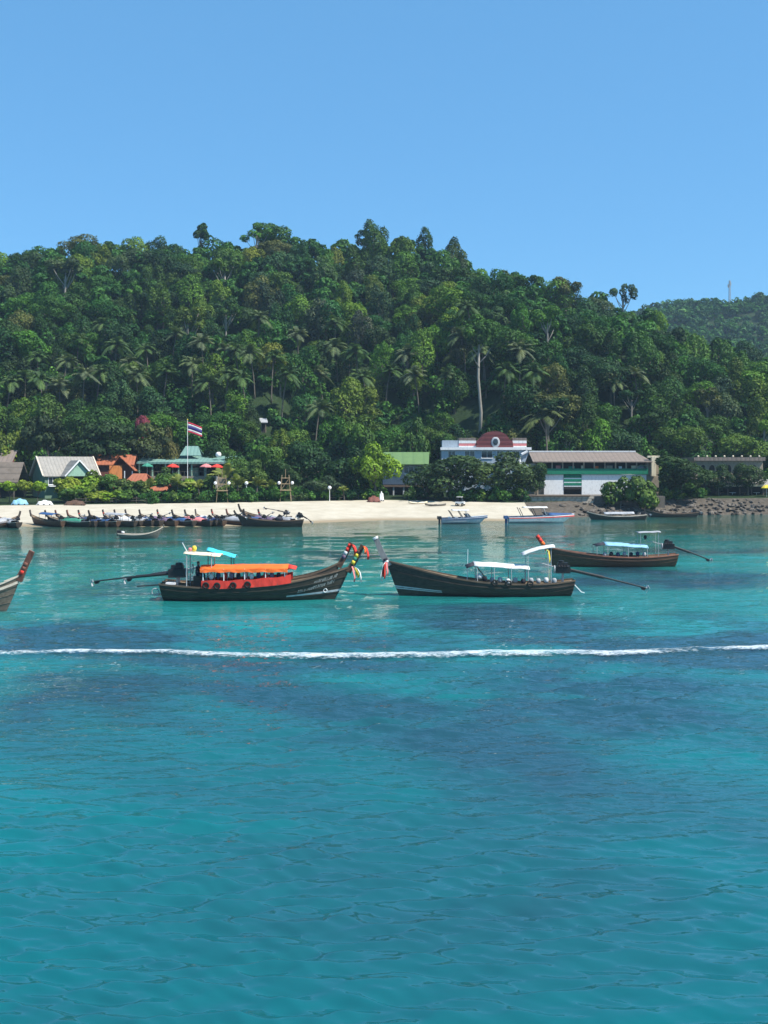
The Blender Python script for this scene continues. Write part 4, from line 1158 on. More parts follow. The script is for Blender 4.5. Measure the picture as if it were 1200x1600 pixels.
# ---- speedboats
def speedboat(px0, px1, py, label, hullm, stripe, cover, top, lift=1.0):
    y = YW(py); L = (px1 - px0) * y / FPX
    r = empty('speedboat', (PX(px0, y), y, 0), math.radians(2), label, 'speedboat')
    n = 18; rs = []; dk = []
    for i in range(n):
        t_ = i / (n - 1); x = t_ * L
        hb = 1.2 * (1 if t_ < .5 else max(1 - ((t_ - .5) / .5) ** 2.2, .02)) * (.92 + .08 * min(1, t_ * 5))
        zg = (.85 + .38 * t_ ** 1.6) * lift; kz = -.3 + .85 * max(0, (t_ - .72) / .28) ** 2 * lift
        xk = x - .10 * L * max(0, (t_ - .6) / .4) ** 1.5
        c = .16 + .3 * max(0, t_ - .6)
        half = [(xk, 0, kz), ((x + xk) / 2, hb * .78, kz + (zg - kz) * .38 + c * .3), (x, hb, zg * .72), (x, hb * .99, zg)]
        rs.append([(a, -b, c_) for a, b, c_ in half[::-1]] + half[1:])
        dk.append((x, hb * .97, zg))
    mb = MB().rings(rs, closed=False); mb.add(rs[0], [tuple(range(len(rs[0])))]); mb.build('hull', M[hullm], r, False)
    for sg in (-1, 1):
        rr = []
        for i in range(n):
            p = Vector(rs[i][0 if sg < 0 else -1]); q = Vector(rs[i][1 if sg < 0 else -2])
            rr.append([p.lerp(q, .45) + Vector((0, sg * .02, 0)), p.lerp(q, .95) + Vector((0, sg * .02, 0))])
        MB().sheet(rr, .01, (0, -sg, 0)).build('hull_stripe', M[stripe], r)
    g = [[(x, -hb, z + .015), (x, 0, z + .06 + .05 * (x > L * .55)), (x, hb, z + .015)] for x, hb, z in dk[int(n * .55):]]
    MB().sheet(g, .05).build('foredeck', M[hullm], r, True)
    g = [[(x, -hb, .42), (x, hb, .42)] for x, hb, z in dk[:int(n * .6)]]
    MB().sheet(g, .05).build('cockpit_floor', M['grey_wall'], r)
    for sg in (-1, 1):
        mb = MB(); mb.tube([(x, sg * hb, z + .03) for x, hb, z in dk], .045, 6); mb.build('rub_rail', M['navy_cloth'], r)
    # windscreen
    xw = L * .60; hbw = 1.05; zz = dk[int(n * .6)][2]
    ws = MB().sheet([[(xw - .35, -hbw, zz), (xw + .35, -hbw * .5, zz), (xw + .35, hbw * .5, zz), (xw - .35, hbw, zz)], [(xw - .75, -hbw * .92, zz + .5), (xw - .15, -hbw * .45, zz + .55), (xw - .15, hbw * .45, zz + .55), (xw - .75, hbw * .92, zz + .5)]], .03, (-1, 0, 0)); ws.build('windscreen', M['glass'], r)
    # seats and roof on a raked frame
    for x in (L * .18, L * .32, L * .46): MB().box(x - .25, x + .2, -.9, .9, .45, .95).build('seat', M['white'], r)
    if top:
        z2 = 2.15 * lift
        canopy_mb(L * .22, L * .58, z2, z2 + .02, 1.0, .14, .05).build('roof', M[top], r, True)
        for x in (L * .14, L * .34):
            for sg in (-1, 1): MB().tube([(x + .75, sg * 1.05, .9), (x + .1, sg * 1.0, z2)], .05, 6).build('roof_frame', M['iron'], r)
        for sg in (-1, 1): MB().tube([(L * .56, sg * 1.0, 1.0), (L * .52, sg * .98, z2)], .04, 6).build('roof_frame', M['steel'], r)
    if cover:
        g = []
        for i in range(7):
            s = i / 6; x = L * (.60 + .36 * s); hb = np.interp(x, [d_[0] for d_ in dk], [d_[1] for d_ in dk]); z = np.interp(x, [d_[0] for d_ in dk], [d_[2] for d_ in dk])
            g.append([(x, -hb - .02, z + .03), (x, -hb * .5, z + .32 - .2 * s), (x, 0, z + .45 - .3 * s), (x, hb * .5, z + .32 - .2 * s), (x, hb + .02, z + .03)])
        MB().sheet(g, .03).build('bow_cover', M[cover], r, True)
    for sg in (-1, 1):
        o_ = MB().box(-.62, -.05, sg * .45 - .2, sg * .45 + .2, .62, 1.05); o_.box(-.42, -.22, sg * .45 - .06, sg * .45 + .06, -.4, .75)
        o_.build('outboard_motor', M['blue_cloth' if cover else 'iron'], r)
speedboat(690, 762, 818, 'low grey-blue speedboat with dark raked roof frame at the sand edge', 'blue_wall', 'navy_cloth', None, 'white_cloth', .9)
speedboat(794, 898, 817, 'larger white speedboat with blue outboards and bow cover', 'white', 'red_cloth', 'blue_cloth', 'white_cloth', 1.05)

# ---- boatman at the stern of the orange-canopied boat
def boatman(x, y, z):
    r = empty('person', (x, y, z), math.radians(-20), 'boatman in dark clothes seated under the cream helm roof', 'person')
    J = {'pel': (0, 0, .0), 'che': (.02, 0, .34), 'nec': (.04, 0, .50), 'hd': (.06, 0, .60), 'hd2': (.07, 0, .72),
         'sl': (.02, .19, .44), 'el': (.14, .24, .20), 'wl': (.36, .18, .16), 'sr': (.02, -.19, .44), 'er': (.12, -.25, .19), 'wr': (.34, -.20, .12),
         'hl': (.03, .10, -.02), 'kl': (.42, .14, .04), 'al': (.44, .14, -.38), 'fl': (.60, .15, -.42), 'hr': (.03, -.10, -.02), 'kr': (.43, -.14, .02), 'ar': (.42, -.14, -.38), 'fr': (.58, -.15, -.42)}
    R = {'pel': .15, 'che': .165, 'nec': .06, 'hd': .09, 'hd2': .095, 'sl': .075, 'el': .05, 'wl': .038, 'hl': .10, 'kl': .07, 'al': .045, 'fl': .04}
    E = [('pel', 'che'), ('che', 'nec'), ('nec', 'hd'), ('hd', 'hd2'), ('che', 'sl'), ('sl', 'el'), ('el', 'wl'), ('che', 'sr'), ('sr', 'er'), ('er', 'wr'), ('pel', 'hl'), ('hl', 'kl'), ('kl', 'al'), ('al', 'fl'), ('pel', 'hr'), ('hr', 'kr'), ('kr', 'ar'), ('ar', 'fr')]
    ks = list(J); me = bpy.data.meshes.new('body'); me.from_pydata([J[k] for k in ks], [(ks.index(a), ks.index(b)) for a, b in E], [])
    o = bpy.data.objects.new('body', me); COL.objects.link(o); o.parent = r
    sk = o.modifiers.new('skin', 'SKIN'); o.modifiers.new('sub', 'SUBSURF').levels = 1
    o.modifiers['sub'].render_levels = 1
    for i, k in enumerate(ks):
        rr = R.get(k, R.get(k.replace('r', 'l') if k not in ('hr', 'kr') else k[0] + 'l', .05)); me.skin_vertices[0].data[i].radius = (rr, rr)
    me.skin_vertices[0].data[0].use_root = True
    me.materials.append(M['dark_cloth'])
    MB().ball((.07, 0, .68), (.095, .085, .125), 10, 8).build('head', M['skin'], r, True)
    MB().ball((.05, 0, .73), (.105, .095, .10), 10, 8).build('hair', M['iron'], r, True)
    for sg in (-1, 1):
        hx, hy, hz_ = (.39, sg * .19, .14)
        mb = MB(); mb.ball((hx, hy, hz_), (.05, .035, .03), 8, 6)
        for f_ in range(4): mb.tube([(hx + .03, hy - .03 + .02 * f_, hz_), (hx + .08, hy - .03 + .02 * f_, hz_ - .01), (hx + .10, hy - .03 + .02 * f_, hz_ - .035)], [.011, .010, .008], 5)
        mb.tube([(hx, hy - sg * .035, hz_), (hx + .04, hy - sg * .06, hz_ + .01)], [.012, .009], 5)
        mb.build('hand', M['skin'], r, True)
boatman(PX(309, Y1), Y1 - .1, 1.62)

# ------------------------------------------------------------------ shore buildings
class Bld:
    """a building whose front stands at distance Y; helper turns photo columns/rows into its own metres"""
    def __init__(s, name, px, Y, label, rz=0, z=None, cat='building'):
        s.Y, s.X = Y, PX(px, Y); s.z = float(ground(s.X, Y)) if z is None else z
        s.r = empty(name, (s.X, Y, s.z), rz, label, cat)
    def x(s, px): return PX(px, s.Y) - s.X
    def zz(s, py): return PZ(py, s.Y) - s.z
    def box(s, nm, m, x0, x1, y0, y1, z0, z1, parent=None):
        return MB().box(x0, x1, y0, y1, z0, z1).build(nm, M[m], parent or s.r)
    def window(s, x0, x1, z0, z1, y=0.0, frame='white', parent=None, glass='glass'):
        w = MB(); t_ = .07
        w.box(x0, x1, y - .05, y + .04, z0, z0 + t_).box(x0, x1, y - .05, y + .04, z1 - t_, z1)
        w.box(x0, x0 + t_, y - .05, y + .04, z0 + t_, z1 - t_).box(x1 - t_, x1, y - .05, y + .04, z0 + t_, z1 - t_)
        xm = (x0 + x1) / 2; w.box(xm - .03, xm + .03, y - .04, y + .03, z0 + t_, z1 - t_)
        o = w.build('window', M[frame], parent or s.r)
        MB().box(x0 + t_, x1 - t_, y - .015, y + .01, z0 + t_, z1 - t_).build('pane', M[glass], o)
        MB().box(x0 - .06, x1 + .06, y - .12, y - .052, z0 - .07, z0 - .003).build('sill', M[frame], o)
        return o
    def gable_roof(s, m, x0, x1, y0, y1, ze, zr, axis='x', th=.12, over=.35, trim=None, wallm=None):
        mb = MB()
        if axis == 'x':
            ym = (y0 + y1) / 2; sl = (zr - ze) / (ym - y0)
            a, b = x0 - over, x1 + over; yo0, yo1 = y0 - over, y1 + over; zo = ze - over * sl
            mb.sheet([[(a, yo0, zo), (b, yo0, zo)], [(a, ym, zr), (b, ym, zr)], [(a, yo1, zo), (b, yo1, zo)]], th)
        else:
            xm = (x0 + x1) / 2; sl = (zr - ze) / (xm - x0)
            a, b = y0 - over, y1 + over; zo = ze - over * sl
            mb.sheet([[(x0 - over, a, zo), (x0 - over, b, zo)], [(xm, a, zr), (xm, b, zr)], [(x1 + over, a, zo), (x1 + over, b, zo)]], th)
        ro = mb.build('roof', M[m], s.r)
        if wallm:
            g = MB(); e = .02
            if axis == 'x':
                for xx in (x0 + e, x1 - e - .1):
                    g.rings([[(xx + k * .1, y0 + e, ze - .05), (xx + k * .1, y1 - e, ze - .05), (xx + k * .1, (y0 + y1) / 2, zr - th - .05)] for k in (0, 1)])
            else:
                for yy_ in (y0 + e, y1 - e - .1):
                    g.rings([[(x0 + e, yy_ + k * .1, ze - .05), (x1 - e, yy_ + k * .1, ze - .05), ((x0 + x1) / 2, yy_ + k * .1, zr - th - .05)] for k in (0, 1)])
            g.build('gable', M[wallm], s.r)
        if trim:
            t_ = MB(); w = .16
            if axis == 'x':
                for xx in (x0 - over - .03, x1 + over + .03):
                    for yo in (y0 - over, y1 + over): t_.tube([(xx, yo, zo + .0), (xx, (y0 + y1) / 2, zr + .0)], w, 4)
            else:
                for yy_ in (y0 - over - .03,):
                    for xo in (x0 - over, x1 + over): t_.tube([(xo, yy_, zo), ((x0 + x1) / 2, yy_, zr)], w, 4)
            t_.build('barge_board', M[trim], ro)
        return ro

# far left: thatched huts
b = Bld('thatched_hut', -40, 203, 'brown-roofed hut at the picture edge behind the grey-roofed house')
b.box('wall', 'red_wall', 0, b.x(16), 0, 6, 0, b.zz(722)); b.gable_roof('brown_roof', 0, b.x(16), 0, 6, b.zz(722), b.zz(703), 'x', wallm='red_wall')
b = Bld('thatched_shelter', -50, 194, 'long low thatched shelter in front of the brown-roofed hut')
b.gable_roof('thatch', 0, b.x(26), 0, 6, b.zz(750), b.zz(722), 'x', .25, .3)
for k in range(4): b.box('post', 'bark', .2 + k * 2.6, .4 + k * 2.6, .1, .3, -.2, b.zz(748))
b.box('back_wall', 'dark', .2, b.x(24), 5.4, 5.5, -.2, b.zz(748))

# green-walled house with grey roof
b = Bld('green_house', 70, 194, 'green-walled house with grey gabled roof and pale barge boards', math.radians(33))
L, W = 9.6, 8.0
ze, zr = b.zz(741), b.zz(713)
b.box('wall', 'green_wall', 0, L, 0, W, -.3, ze); b.gable_roof('grey_roof', 0, L, 0, W, ze, zr, 'x', .12, .4, 'rail_pale', 'green_wall')
b.window(.6, 2.2, ze - 1.9, ze - .5, -.02)
b.box('awning', 'white', .5, 2.3, -1.0, -.03, ze - 2.2, ze - 2.1)
# porch gable facing the sea
for x in (3.1, 7.3): b.box('post', 'white', x, x + .2, -2.2, -2.0, -.3, ze - .4)
mb = MB(); xm, x0, x1, zp, ep = 5.3, 2.7, 7.9, zr - .7, ze - .35
mb.sheet([[(x0, -3.0, ep), (x0, 2.2, ep)], [(xm, -3.0, zp), (xm, 2.2, zp)], [(x1, -3.0, ep), (x1, 2.2, ep)]], .12); po = mb.build('porch_roof', M['grey_roof'], b.r)
t_ = MB(); t_.tube([(x0, -3.04, ep), (xm, -3.04, zp)], .15, 4).tube([(x1, -3.04, ep), (xm, -3.04, zp)], .15, 4); t_.build('barge_board', M['white'], po)
MB().rings([[(x0 + .3, -2.7 + k * .1, ep), (x1 - .3, -2.7 + k * .1, ep), (xm, -2.7 + k * .1, zp - .2)] for k in (0, 1)]).build('porch_gable', M['mint'], b.r)
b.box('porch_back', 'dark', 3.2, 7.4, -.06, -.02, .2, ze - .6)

# orange-roofed house
b = Bld('orange_house', 131, 203, 'house with bright orange tiled roof beside the green-walled one', math.radians(6))
ze, zr = b.zz(724), b.zz(710)
b.box('wall', 'red_wall', 0, b.x(205), 0, 6.5, -.3, ze); b.gable_roof('orange_roof', 0, b.x(205), 0, 6.5, ze, zr, 'x', .12, .45, None, 'red_wall')
b.window(1.2, 2.6, ze - 1.8, ze - .5, -.02, 'hull_brown')
x0, x1 = b.x(171), b.x(212); xm = (x0 + x1) / 2 - .4
MB().sheet([[(x0, -2.6, ze - 1.6), (x0, 1.5, ze - 1.6)], [(xm, -2.6, zr - .25), (xm, 1.5, zr - .25)], [(x1, -2.6, ze - 1.3), (x1, 1.5, ze - 1.3)]], .14).build('porch_roof', M['orange_roof'], b.r)
b.box('porch_wall', 'orange_wall', x0 + .2, x0 + 2.5, -2.2, -2.1, -.3, ze - .4)
b.box('chimney', 'dark', b.x(167), b.x(167) + .45, 1.5, 1.95, zr - 1.2, zr + .9)
for x in (x0 + 2.9, x1 - .6): b.box('post', 'white', x, x + .15, -2.3, -2.15, -.3, ze - 1.4)
# low orange roofs toward the sand
for px0, px1, ye, yr, Yd, lab in ((200, 231, 752, 740, 196, 'small orange-tiled lean-to roof below the orange house'), (227, 262, 766, 752, 193, 'low orange-tiled beach kiosk with a white pillar')):
    b = Bld('tiled_kiosk', px0, Yd, lab); w = b.x(px1); ze, zr = b.zz(ye), b.zz(yr)
    MB().sheet([[(-.3, -1.2, ze), (w + .4, -1.2, ze)], [(.3, 2.6, zr), (w - .8, 2.6, zr)], [(-.3, 5.2, ze), (w + .4, 5.2, ze)]], .14).build('roof', M['orange_roof'], b.r)
    b.box('wall', 'red_wall', .2, w - .2, 1.6, 4.8, -.4, ze - .02)
    for x in (.0, w * .45, w - .1): b.box('pillar', 'white', x, x + .28, -.9, -.62, -.4, ze - .12)
    b.box('counter', 'tan', .3, w * .42, -.8, -.4, -.3, .8)

# long open pavilion with green roof, raised on its terrace
Yp = 206
b = Bld('open_pavilion', 216, Yp, 'long open pavilion with flat sea-green roof behind the flagpole')
w = b.x(364); zr = b.zz(712); ze = b.zz(722)
MB().sheet([[(0, -.8, ze), (w, -.8, ze)], [(0, 5, zr), (w, 5, zr)]], .15).build('roof', M['teal_roof'], b.r)
MB().box(-.1, w + .1, -.95, -.82, ze - .35, ze + .02).build('fascia', M['teal_roof'], b.r)
fz = b.zz(744)
b.box('terrace', 'tan', -.3, w + .3, -1.2, 6, -.5, fz)
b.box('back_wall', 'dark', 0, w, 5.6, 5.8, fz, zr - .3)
for k in range(8): b.box('column', 'mint', .2 + k * (w - .6) / 7, .45 + k * (w - .6) / 7, -.6, -.35, fz + .003, ze - .16)
rail = MB()
for k in range(24): rail.box(.3 + k * w / 25, .36 + k * w / 25, -1.05, -1.0, fz + .003, fz + .85)
rail.box(0, w, -1.08, -.98, fz + .86, fz + .93); rail.build('balustrade', M['bark'], b.r)
b.box('counter', 'mint', b.x(292), b.x(306), 2.5, 4, fz + .003, fz + 1.6)
MB().ball((b.x(340), 1, zr + .2), (.55, .45, .55), 10, 8).build('water_tank', M['white'], b.r, True)
MB().sheet([[(b.x(278), 2, zr + .1), (b.x(312), 2, zr + .1)], [(b.x(284), 4, zr + 1.9), (b.x(304), 4, zr + 1.9)], [(b.x(278), 6, zr + .1), (b.x(312), 6, zr + .1)]], .1).build('lantern_roof', M['teal_roof'], b.r)

def umbrella(px, py, Y, m1, label, wpx=20, zb=None):
    X = PX(px, Y); z0 = float(ground(X, Y)) if zb is None else zb
    r = empty('beach_umbrella', (X, Y, z0), 0, label, 'umbrella'); R = wpx * Y / FPX / 2; zt = PZ(py, Y) - z0 + .3
    n = 8; ring = [(R * math.cos(2 * math.pi * k / n), R * math.sin(2 * math.pi * k / n), zt - .55) for k in range(n)]
    mid = [(R * .5 * math.cos(2 * math.pi * k / n), R * .5 * math.sin(2 * math.pi * k / n), zt - .18) for k in range(n)]
    low = [(p[0], p[1], p[2] - .16) for p in ring]
    MB().rings([low, ring, mid, [(p[0] * .06, p[1] * .06, zt) for p in mid]], cap=False).build('canopy', M[m1], r)
    MB().tube([(0, 0, -.1), (0, 0, zt + .08)], .035, 6).build('pole', M['white'], r)
    for k in range(0, n, 2): MB().tube([(0, 0, zt - .5), mid[k]], .015, 4).build('rib', M['steel'], r)
tz = PZ(744, Yp) 
umbrella(270, 727, Yp - 1.6, 'red_cloth', 'red umbrella at the left of the pavilion terrace', 20, None)
umbrella(322, 727, Yp - 1.6, 'pink_cloth', 'pink umbrella below the pavilion roof nearest the flagpole', 20, None)
umbrella(339, 727.5, Yp - 1.8, 'red_cloth', 'red umbrella overlapping the pink one under the pavilion', 20, None)
umbrella(230, 726, Yp - 1.7, 'green_cloth', 'dark green umbrella at the end of the pavilion beside the orange house', 18, None)
umbrella(1198, 760, 196, 'yellow_cloth', 'yellow umbrella at the right picture edge', 18)

# flag
def flagpole():
    Yf = 200; X = PX(293, Yf); z0 = float(ground(X, Yf)); top = PZ(659, Yf) - z0
    r = empty('flagpole', (X, Yf, z0), 0, 'tall pole flying the red white and blue striped flag', 'flag')
    MB().tube([(0, 0, -.3), (0, 0, top + .3)], [.07, .045], 8).build('pole', M['white'], r)
    MB().ball((0, 0, top + .4), .12, 8, 6).build('finial', M['yellow_cloth'], r, True)
    Lf, Hf = 2.75, 1.9
    def P(u, v):  # u along the fly, v down
        return (.06 + Lf * u * .93, .22 * math.sin(u * 6.5 + v) * u, top - .05 - Hf * v * (1 - .05 * u) - .95 * u ** 1.2)
    cuts = [0, 1 / 6, 2 / 6, 4 / 6, 5 / 6, 1]
    fo = None
    for k in range(5):
        g = [[P(u, cuts[k] + (cuts[k + 1] - cuts[k]) * q) for q in (0, .5, 1)] for u in np.linspace(0, 1, 13)]
        o = MB().sheet(g, .012, (0, 1, 0)).build('flag_stripe', M[['flag_red', 'white_cloth', 'flag_blue', 'white_cloth', 'flag_red'][k]], r, True)
M['flag_red'] = paint('flag_red', (.50, .03, .06), .8, .1); M['flag_blue'] = paint('flag_blue', (.035, .03, .16), .8, .1)
flagpole()

# little roofs up the slope
for px, py, w_, lab in ((335, 674, 26, 'pale flat roof showing among trees right of the flag'), (328, 657, 14, 'small pinkish hut roof in the trees above the flag'), (412, 656, 12, 'small grey hut roof beside the palm stems on the slope')):
    x, y, z = at_hill(px, py + 20, 214)
    r = empty('hillside_bungalow', (x, y, z), .2, lab, 'building', 'bungalows in the jungle'); ww = w_ * y / FPX; h_ = min(PZ(py + 4, y) - z, 3.2)
    MB().box(-ww / 2 + .3, ww / 2 - .3, 0, 3.5, -1, h_).build('wall', M['tan'], r)
    MB().sheet([[(-ww / 2, -.8, h_), (ww / 2, -.8, h_)], [(-ww / 2, 1.8, h_ + 1.0), (ww / 2, 1.8, h_ + 1.0)], [(-ww / 2, 4.4, h_), (ww / 2, 4.4, h_)]], .12).build('roof', M['grey_cloth'], r)
    MB().box(-.4, .4, -.04, -.003, h_ - 2.2, h_ - .3).build('door', M['dark'], r)

# green-roofed two storey house
Yg = 205
b = Bld('green_roof_house', 596, Yg, 'two-storey grey house with bright green roof behind the beach trees')
x0, x1 = b.x(598), b.x(672); zr, ze = b.zz(706), b.zz(725)
MB().sheet([[(x0 - .6, -1.3, ze), (x1 - .3, -1.3, ze)], [(x0 + .2, 3.6, zr), (x1, 3.6, zr)], [(x0 - .6, 8, ze), (x1 - .3, 8, ze)]], .15).build('roof', M['green_roof'], b.r)
zm = b.zz(757)
b.box('upper_wall', 'blue_wall', x0, x1 - 1.0, 0, 7, zm, ze - .05)
b.box('balcony', 'rail', x0 - .3, x1 - .8, -1.4, -.003, zm - .45, zm - .1)
b.box('lower_wall', 'dark', x0 + .4, x1 - 1.2, .8, 7, -.3, zm - .01)
for k in range(5): b.box('column', 'grey_wall', x0 + k * 1.9, x0 + .28 + k * 1.9, -1.2, -.9, -.3, zm - .45)
b.window(b.x(631), b.x(646), b.zz(740), b.zz(729), -.02, 'white')
b.window(b.x(602), b.x(616), b.zz(741), b.zz(730), -.02, 'white', None, 'blue_wall')
b.box('air_conditioner', 'white', b.x(632), b.x(642), -.5, -.05, b.zz(744), b.zz(741))

# maroon-roofed white building
Ym = 212
b = Bld('maroon_roof_building', 690, Ym, 'white two-storey building with curved maroon mansard gable and striped parapets')
x = b.x
b.box('wall', 'blue_wall', x(690), x(826), 0, 8, -.5, b.zz(701))
b.box('cornice', 'white', x(688), x(830), -.5, -.003, b.zz(703), b.zz(699))
b.box('left_parapet', 'blue_wall', x(691), x(717), .2, 5, b.zz(701) + .003, b.zz(688))
for s0, s1 in ((717, 744), (801, 823)):
    for k in range(4):
        za, zb_ = b.zz(701 - k * 4.2), b.zz(701 - (k + 1) * 4.2)
        b.box('parapet_course', 'white' if k % 2 == 0 else 'pink_cloth' if k == 1 else 'brown_roof', x(s0), x(s1), .1 + .02 * (k % 2), 4, za + .004, zb_)
# curved gable
pts2 = [(x(744), b.zz(700)), (x(745), b.zz(690)), (x(751), b.zz(685)), (x(757), b.zz(678)), (x(766), b.zz(674)), (x(774), b.zz(673)), (x(782), b.zz(674.5)), (x(791), b.zz(679)), (x(796), b.zz(686)), (x(801), b.zz(690)), (x(802), b.zz(700))]
MB().rings([[(p[0], -.2, p[1]) for p in pts2], [(p[0], 5.5, p[1]) for p in pts2]]).build('mansard_gable', M['maroon_roof'], b.r)
gv = MB(); gv.ball((x(774), -.25, b.zz(691)), (.85, .12, 1.05), 14, 10); go = gv.build('round_window', M['grey_wall'], b.r, True)
MB().ball((x(774), -.36, b.zz(690.5)), (.5, .06, .65), 12, 8).build('pane', M['glass'], go, True)
for px0, px1 in ((700, 712), (726, 742), (752, 770), (776, 786), (790, 797), (799, 812)):
    b.window(x(px0), x(px1), b.zz(716), b.zz(704.5), -.02, 'white', None, 'glass')
MB().tube([(x(812), -.3, b.zz(735)), (x(811), -.3, b.zz(718)), (x(815), -.3, b.zz(710)), (x(824), -.3, b.zz(705))], .3, 6).build('archway', M['white'], b.r)

# long white building on the stone terrace
Yl = 199
b = Bld('long_building', 835, Yl, 'long building with brown roof, green fascia board and white lower walls', z=PZ(774, Yl))
x = b.x
MB().sheet([[(x(836) - .5, -.8, b.zz(721)), (x(1018), -.8, b.zz(721))], [(x(832), 5, b.zz(706)), (x(1003), 5, b.zz(706))], [(x(836) - .5, 11, b.zz(724)), (x(1018), 11, b.zz(724))]], .18).build('roof', M['brown_roof'], b.r)
MB().tube([(x(832), 5, b.zz(706) + .08), (x(1003), 5, b.zz(706) + .08)], .16, 6).build('ridge_cap', M['grey_wall'], b.r)
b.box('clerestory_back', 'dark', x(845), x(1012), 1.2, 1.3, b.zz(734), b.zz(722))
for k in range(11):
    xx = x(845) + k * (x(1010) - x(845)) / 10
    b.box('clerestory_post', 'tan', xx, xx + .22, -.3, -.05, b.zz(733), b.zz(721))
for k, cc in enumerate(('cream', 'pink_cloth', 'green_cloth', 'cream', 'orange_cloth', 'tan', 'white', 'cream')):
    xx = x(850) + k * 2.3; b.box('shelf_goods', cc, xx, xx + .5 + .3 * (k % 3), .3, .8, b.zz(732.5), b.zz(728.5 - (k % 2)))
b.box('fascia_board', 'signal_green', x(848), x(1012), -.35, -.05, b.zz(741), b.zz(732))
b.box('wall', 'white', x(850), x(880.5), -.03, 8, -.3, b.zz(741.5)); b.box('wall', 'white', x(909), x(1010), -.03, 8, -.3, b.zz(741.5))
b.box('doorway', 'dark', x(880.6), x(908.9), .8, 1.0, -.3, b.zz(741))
for k in range(4):
    za = b.zz(744 + k * 6.0)
    b.box('shutter_slat', 'signal_green' if k < 3 else 'dark', x(881), x(908.5), -.10, -.02, za - .30, za + .18)
    if k < 3: b.box('shutter_slat', 'white', x(881), x(908.5), -.07, -.01, za - .56, za - .305)
b.box('left_wall', 'tan', x(836), x(849.8), .4, 8, -.3, b.zz(724))
MB().torus((x(1003), -.2, b.zz(733)), 1.0, .14, 'y', 16, 6, .7).build('arched_window', M['green_wall'], b.r)
MB().ball((x(1003), -.1, b.zz(733)), (.95, .06, .62), 14, 8).build('arch_glass', M['glass'], b.r)
b.box('end_pillar', 'cream', x(1017), x(1024), -.6, .2, b.zz(744), b.zz(713))
MB().box(x(1011), x(1030), -.5, .1, b.zz(715), b.zz(712)).build('pillar_bracket', M['cream'], b.r)
b.box('right_wall', 'tan', x(1010.5), x(1030), .3, 8, -.3, b.zz(722))

# stone terrace wall below it, block by block
YT = 187.3
tw = MB().box(PX(818, YT), PX(1040, YT), YT + .4, 206, .3, PZ(775.5, YT)).build('terrace_wall', M['stone'])
tag(tw, 'low stone terrace wall in front of the long building', 'wall')
stones = [MB().box(-.5, .5, -.12, .25, -.16, .16).mesh('stone', M['wall_stone']) for _ in range(1)]
rg3 = random.Random(3)
rowz = PZ(777.5, YT); 
for rwi in range(5):
    xx = PX(816, YT) + rg3.uniform(0, .3)
    while xx < PX(922, YT):
        wd = rg3.uniform(.7, 1.25)
        o = link('stone', stones[0], tw); o.location = (xx + wd / 2, YT + .3 + rg3.uniform(-.05, .04), rowz - .38 * rwi); o.scale = (wd * .95, 1, rg3.uniform(1.0, 1.12)); o.rotation_euler = (0, rg3.uniform(-.02, .02), 0)
        xx += wd
b_ = MB().box(PX(815, YT), PX(922, YT), YT - .1, YT + .6, rowz + .2, rowz + .36).build('coping', M['rail'], tw)

# right-hand restaurant
Yr_ = 203
b = Bld('terrace_restaurant', 1085, Yr_, 'tan building with dark arches above an open-fronted terrace restaurant', z=PZ(776, Yr_))
x = b.x
b.box('upper_wall', 'tan', x(1085), x(1192), 0, 8, b.zz(752), b.zz(720))
b.box('roof_edge', 'brown_roof', x(1083), x(1194), -.7, 8.3, b.zz(720) + .003, b.zz(714.5))
for k in range(8):
    MB().ball((x(1090) + k * 1.62, -.4, b.zz(713)), (.2, .2, .18), 8, 6).build('finial', M['cream'], b.r, True)
for px0 in (1094, 1108, 1121, 1134, 1147, 1160, 1174):
    xa, xb_ = x(px0), x(px0 + 8.5); zb_, zt = b.zz(744), b.zz(731); xm = (xa + xb_) / 2; rr = (xb_ - xa) / 2
    ar = [(xa, zb_), (xb_, zb_)] + [(xm + rr * math.cos(a), zt + rr * 1.25 * math.sin(a)) for a in np.linspace(0, math.pi, 9)]
    wo = MB().rings([[(p[0], -.06, p[1]) for p in ar], [(p[0], .03, p[1]) for p in ar]]).build('arched_window', M['dark'], b.r)
    MB().tube([(p[0], -.08, p[1]) for p in ar[2:]], .09, 5).build('arch_trim', M['tan'], wo)
MB().sheet([[(x(1104), -4.2, b.zz(757)), (x(1204), -4.2, b.zz(757))], [(x(1104), -.03, b.zz(749)), (x(1204), -.03, b.zz(749))]], .15).build('porch_roof', M['grey_roof'], b.r)
MB().box(x(1103), x(1204.5), -4.45, -4.25, b.zz(759.5), b.zz(756.5)).build('porch_fascia', M['cream'], b.r)
b.box('floor', 'stone', x(1100), x(1206), -4.4, -.02, -.8, .05)
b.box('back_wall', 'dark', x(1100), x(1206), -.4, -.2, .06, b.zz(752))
for k in range(6):
    xx = x(1108) + k * 2.15; b.box('porch_post', 'rail', xx, xx + .2, -4.1, -3.9, .053, b.zz(757.5))
for k in range(5):
    xx = x(1114) + k * 2.2
    tb = MB().box(xx, xx + 1.0, -3.4, -2.6, .78, .84); tb.box(xx + .45, xx + .55, -3.05, -2.95, .055, .78); tb.build('table', M['white' if k % 2 else 'plank'], b.r)

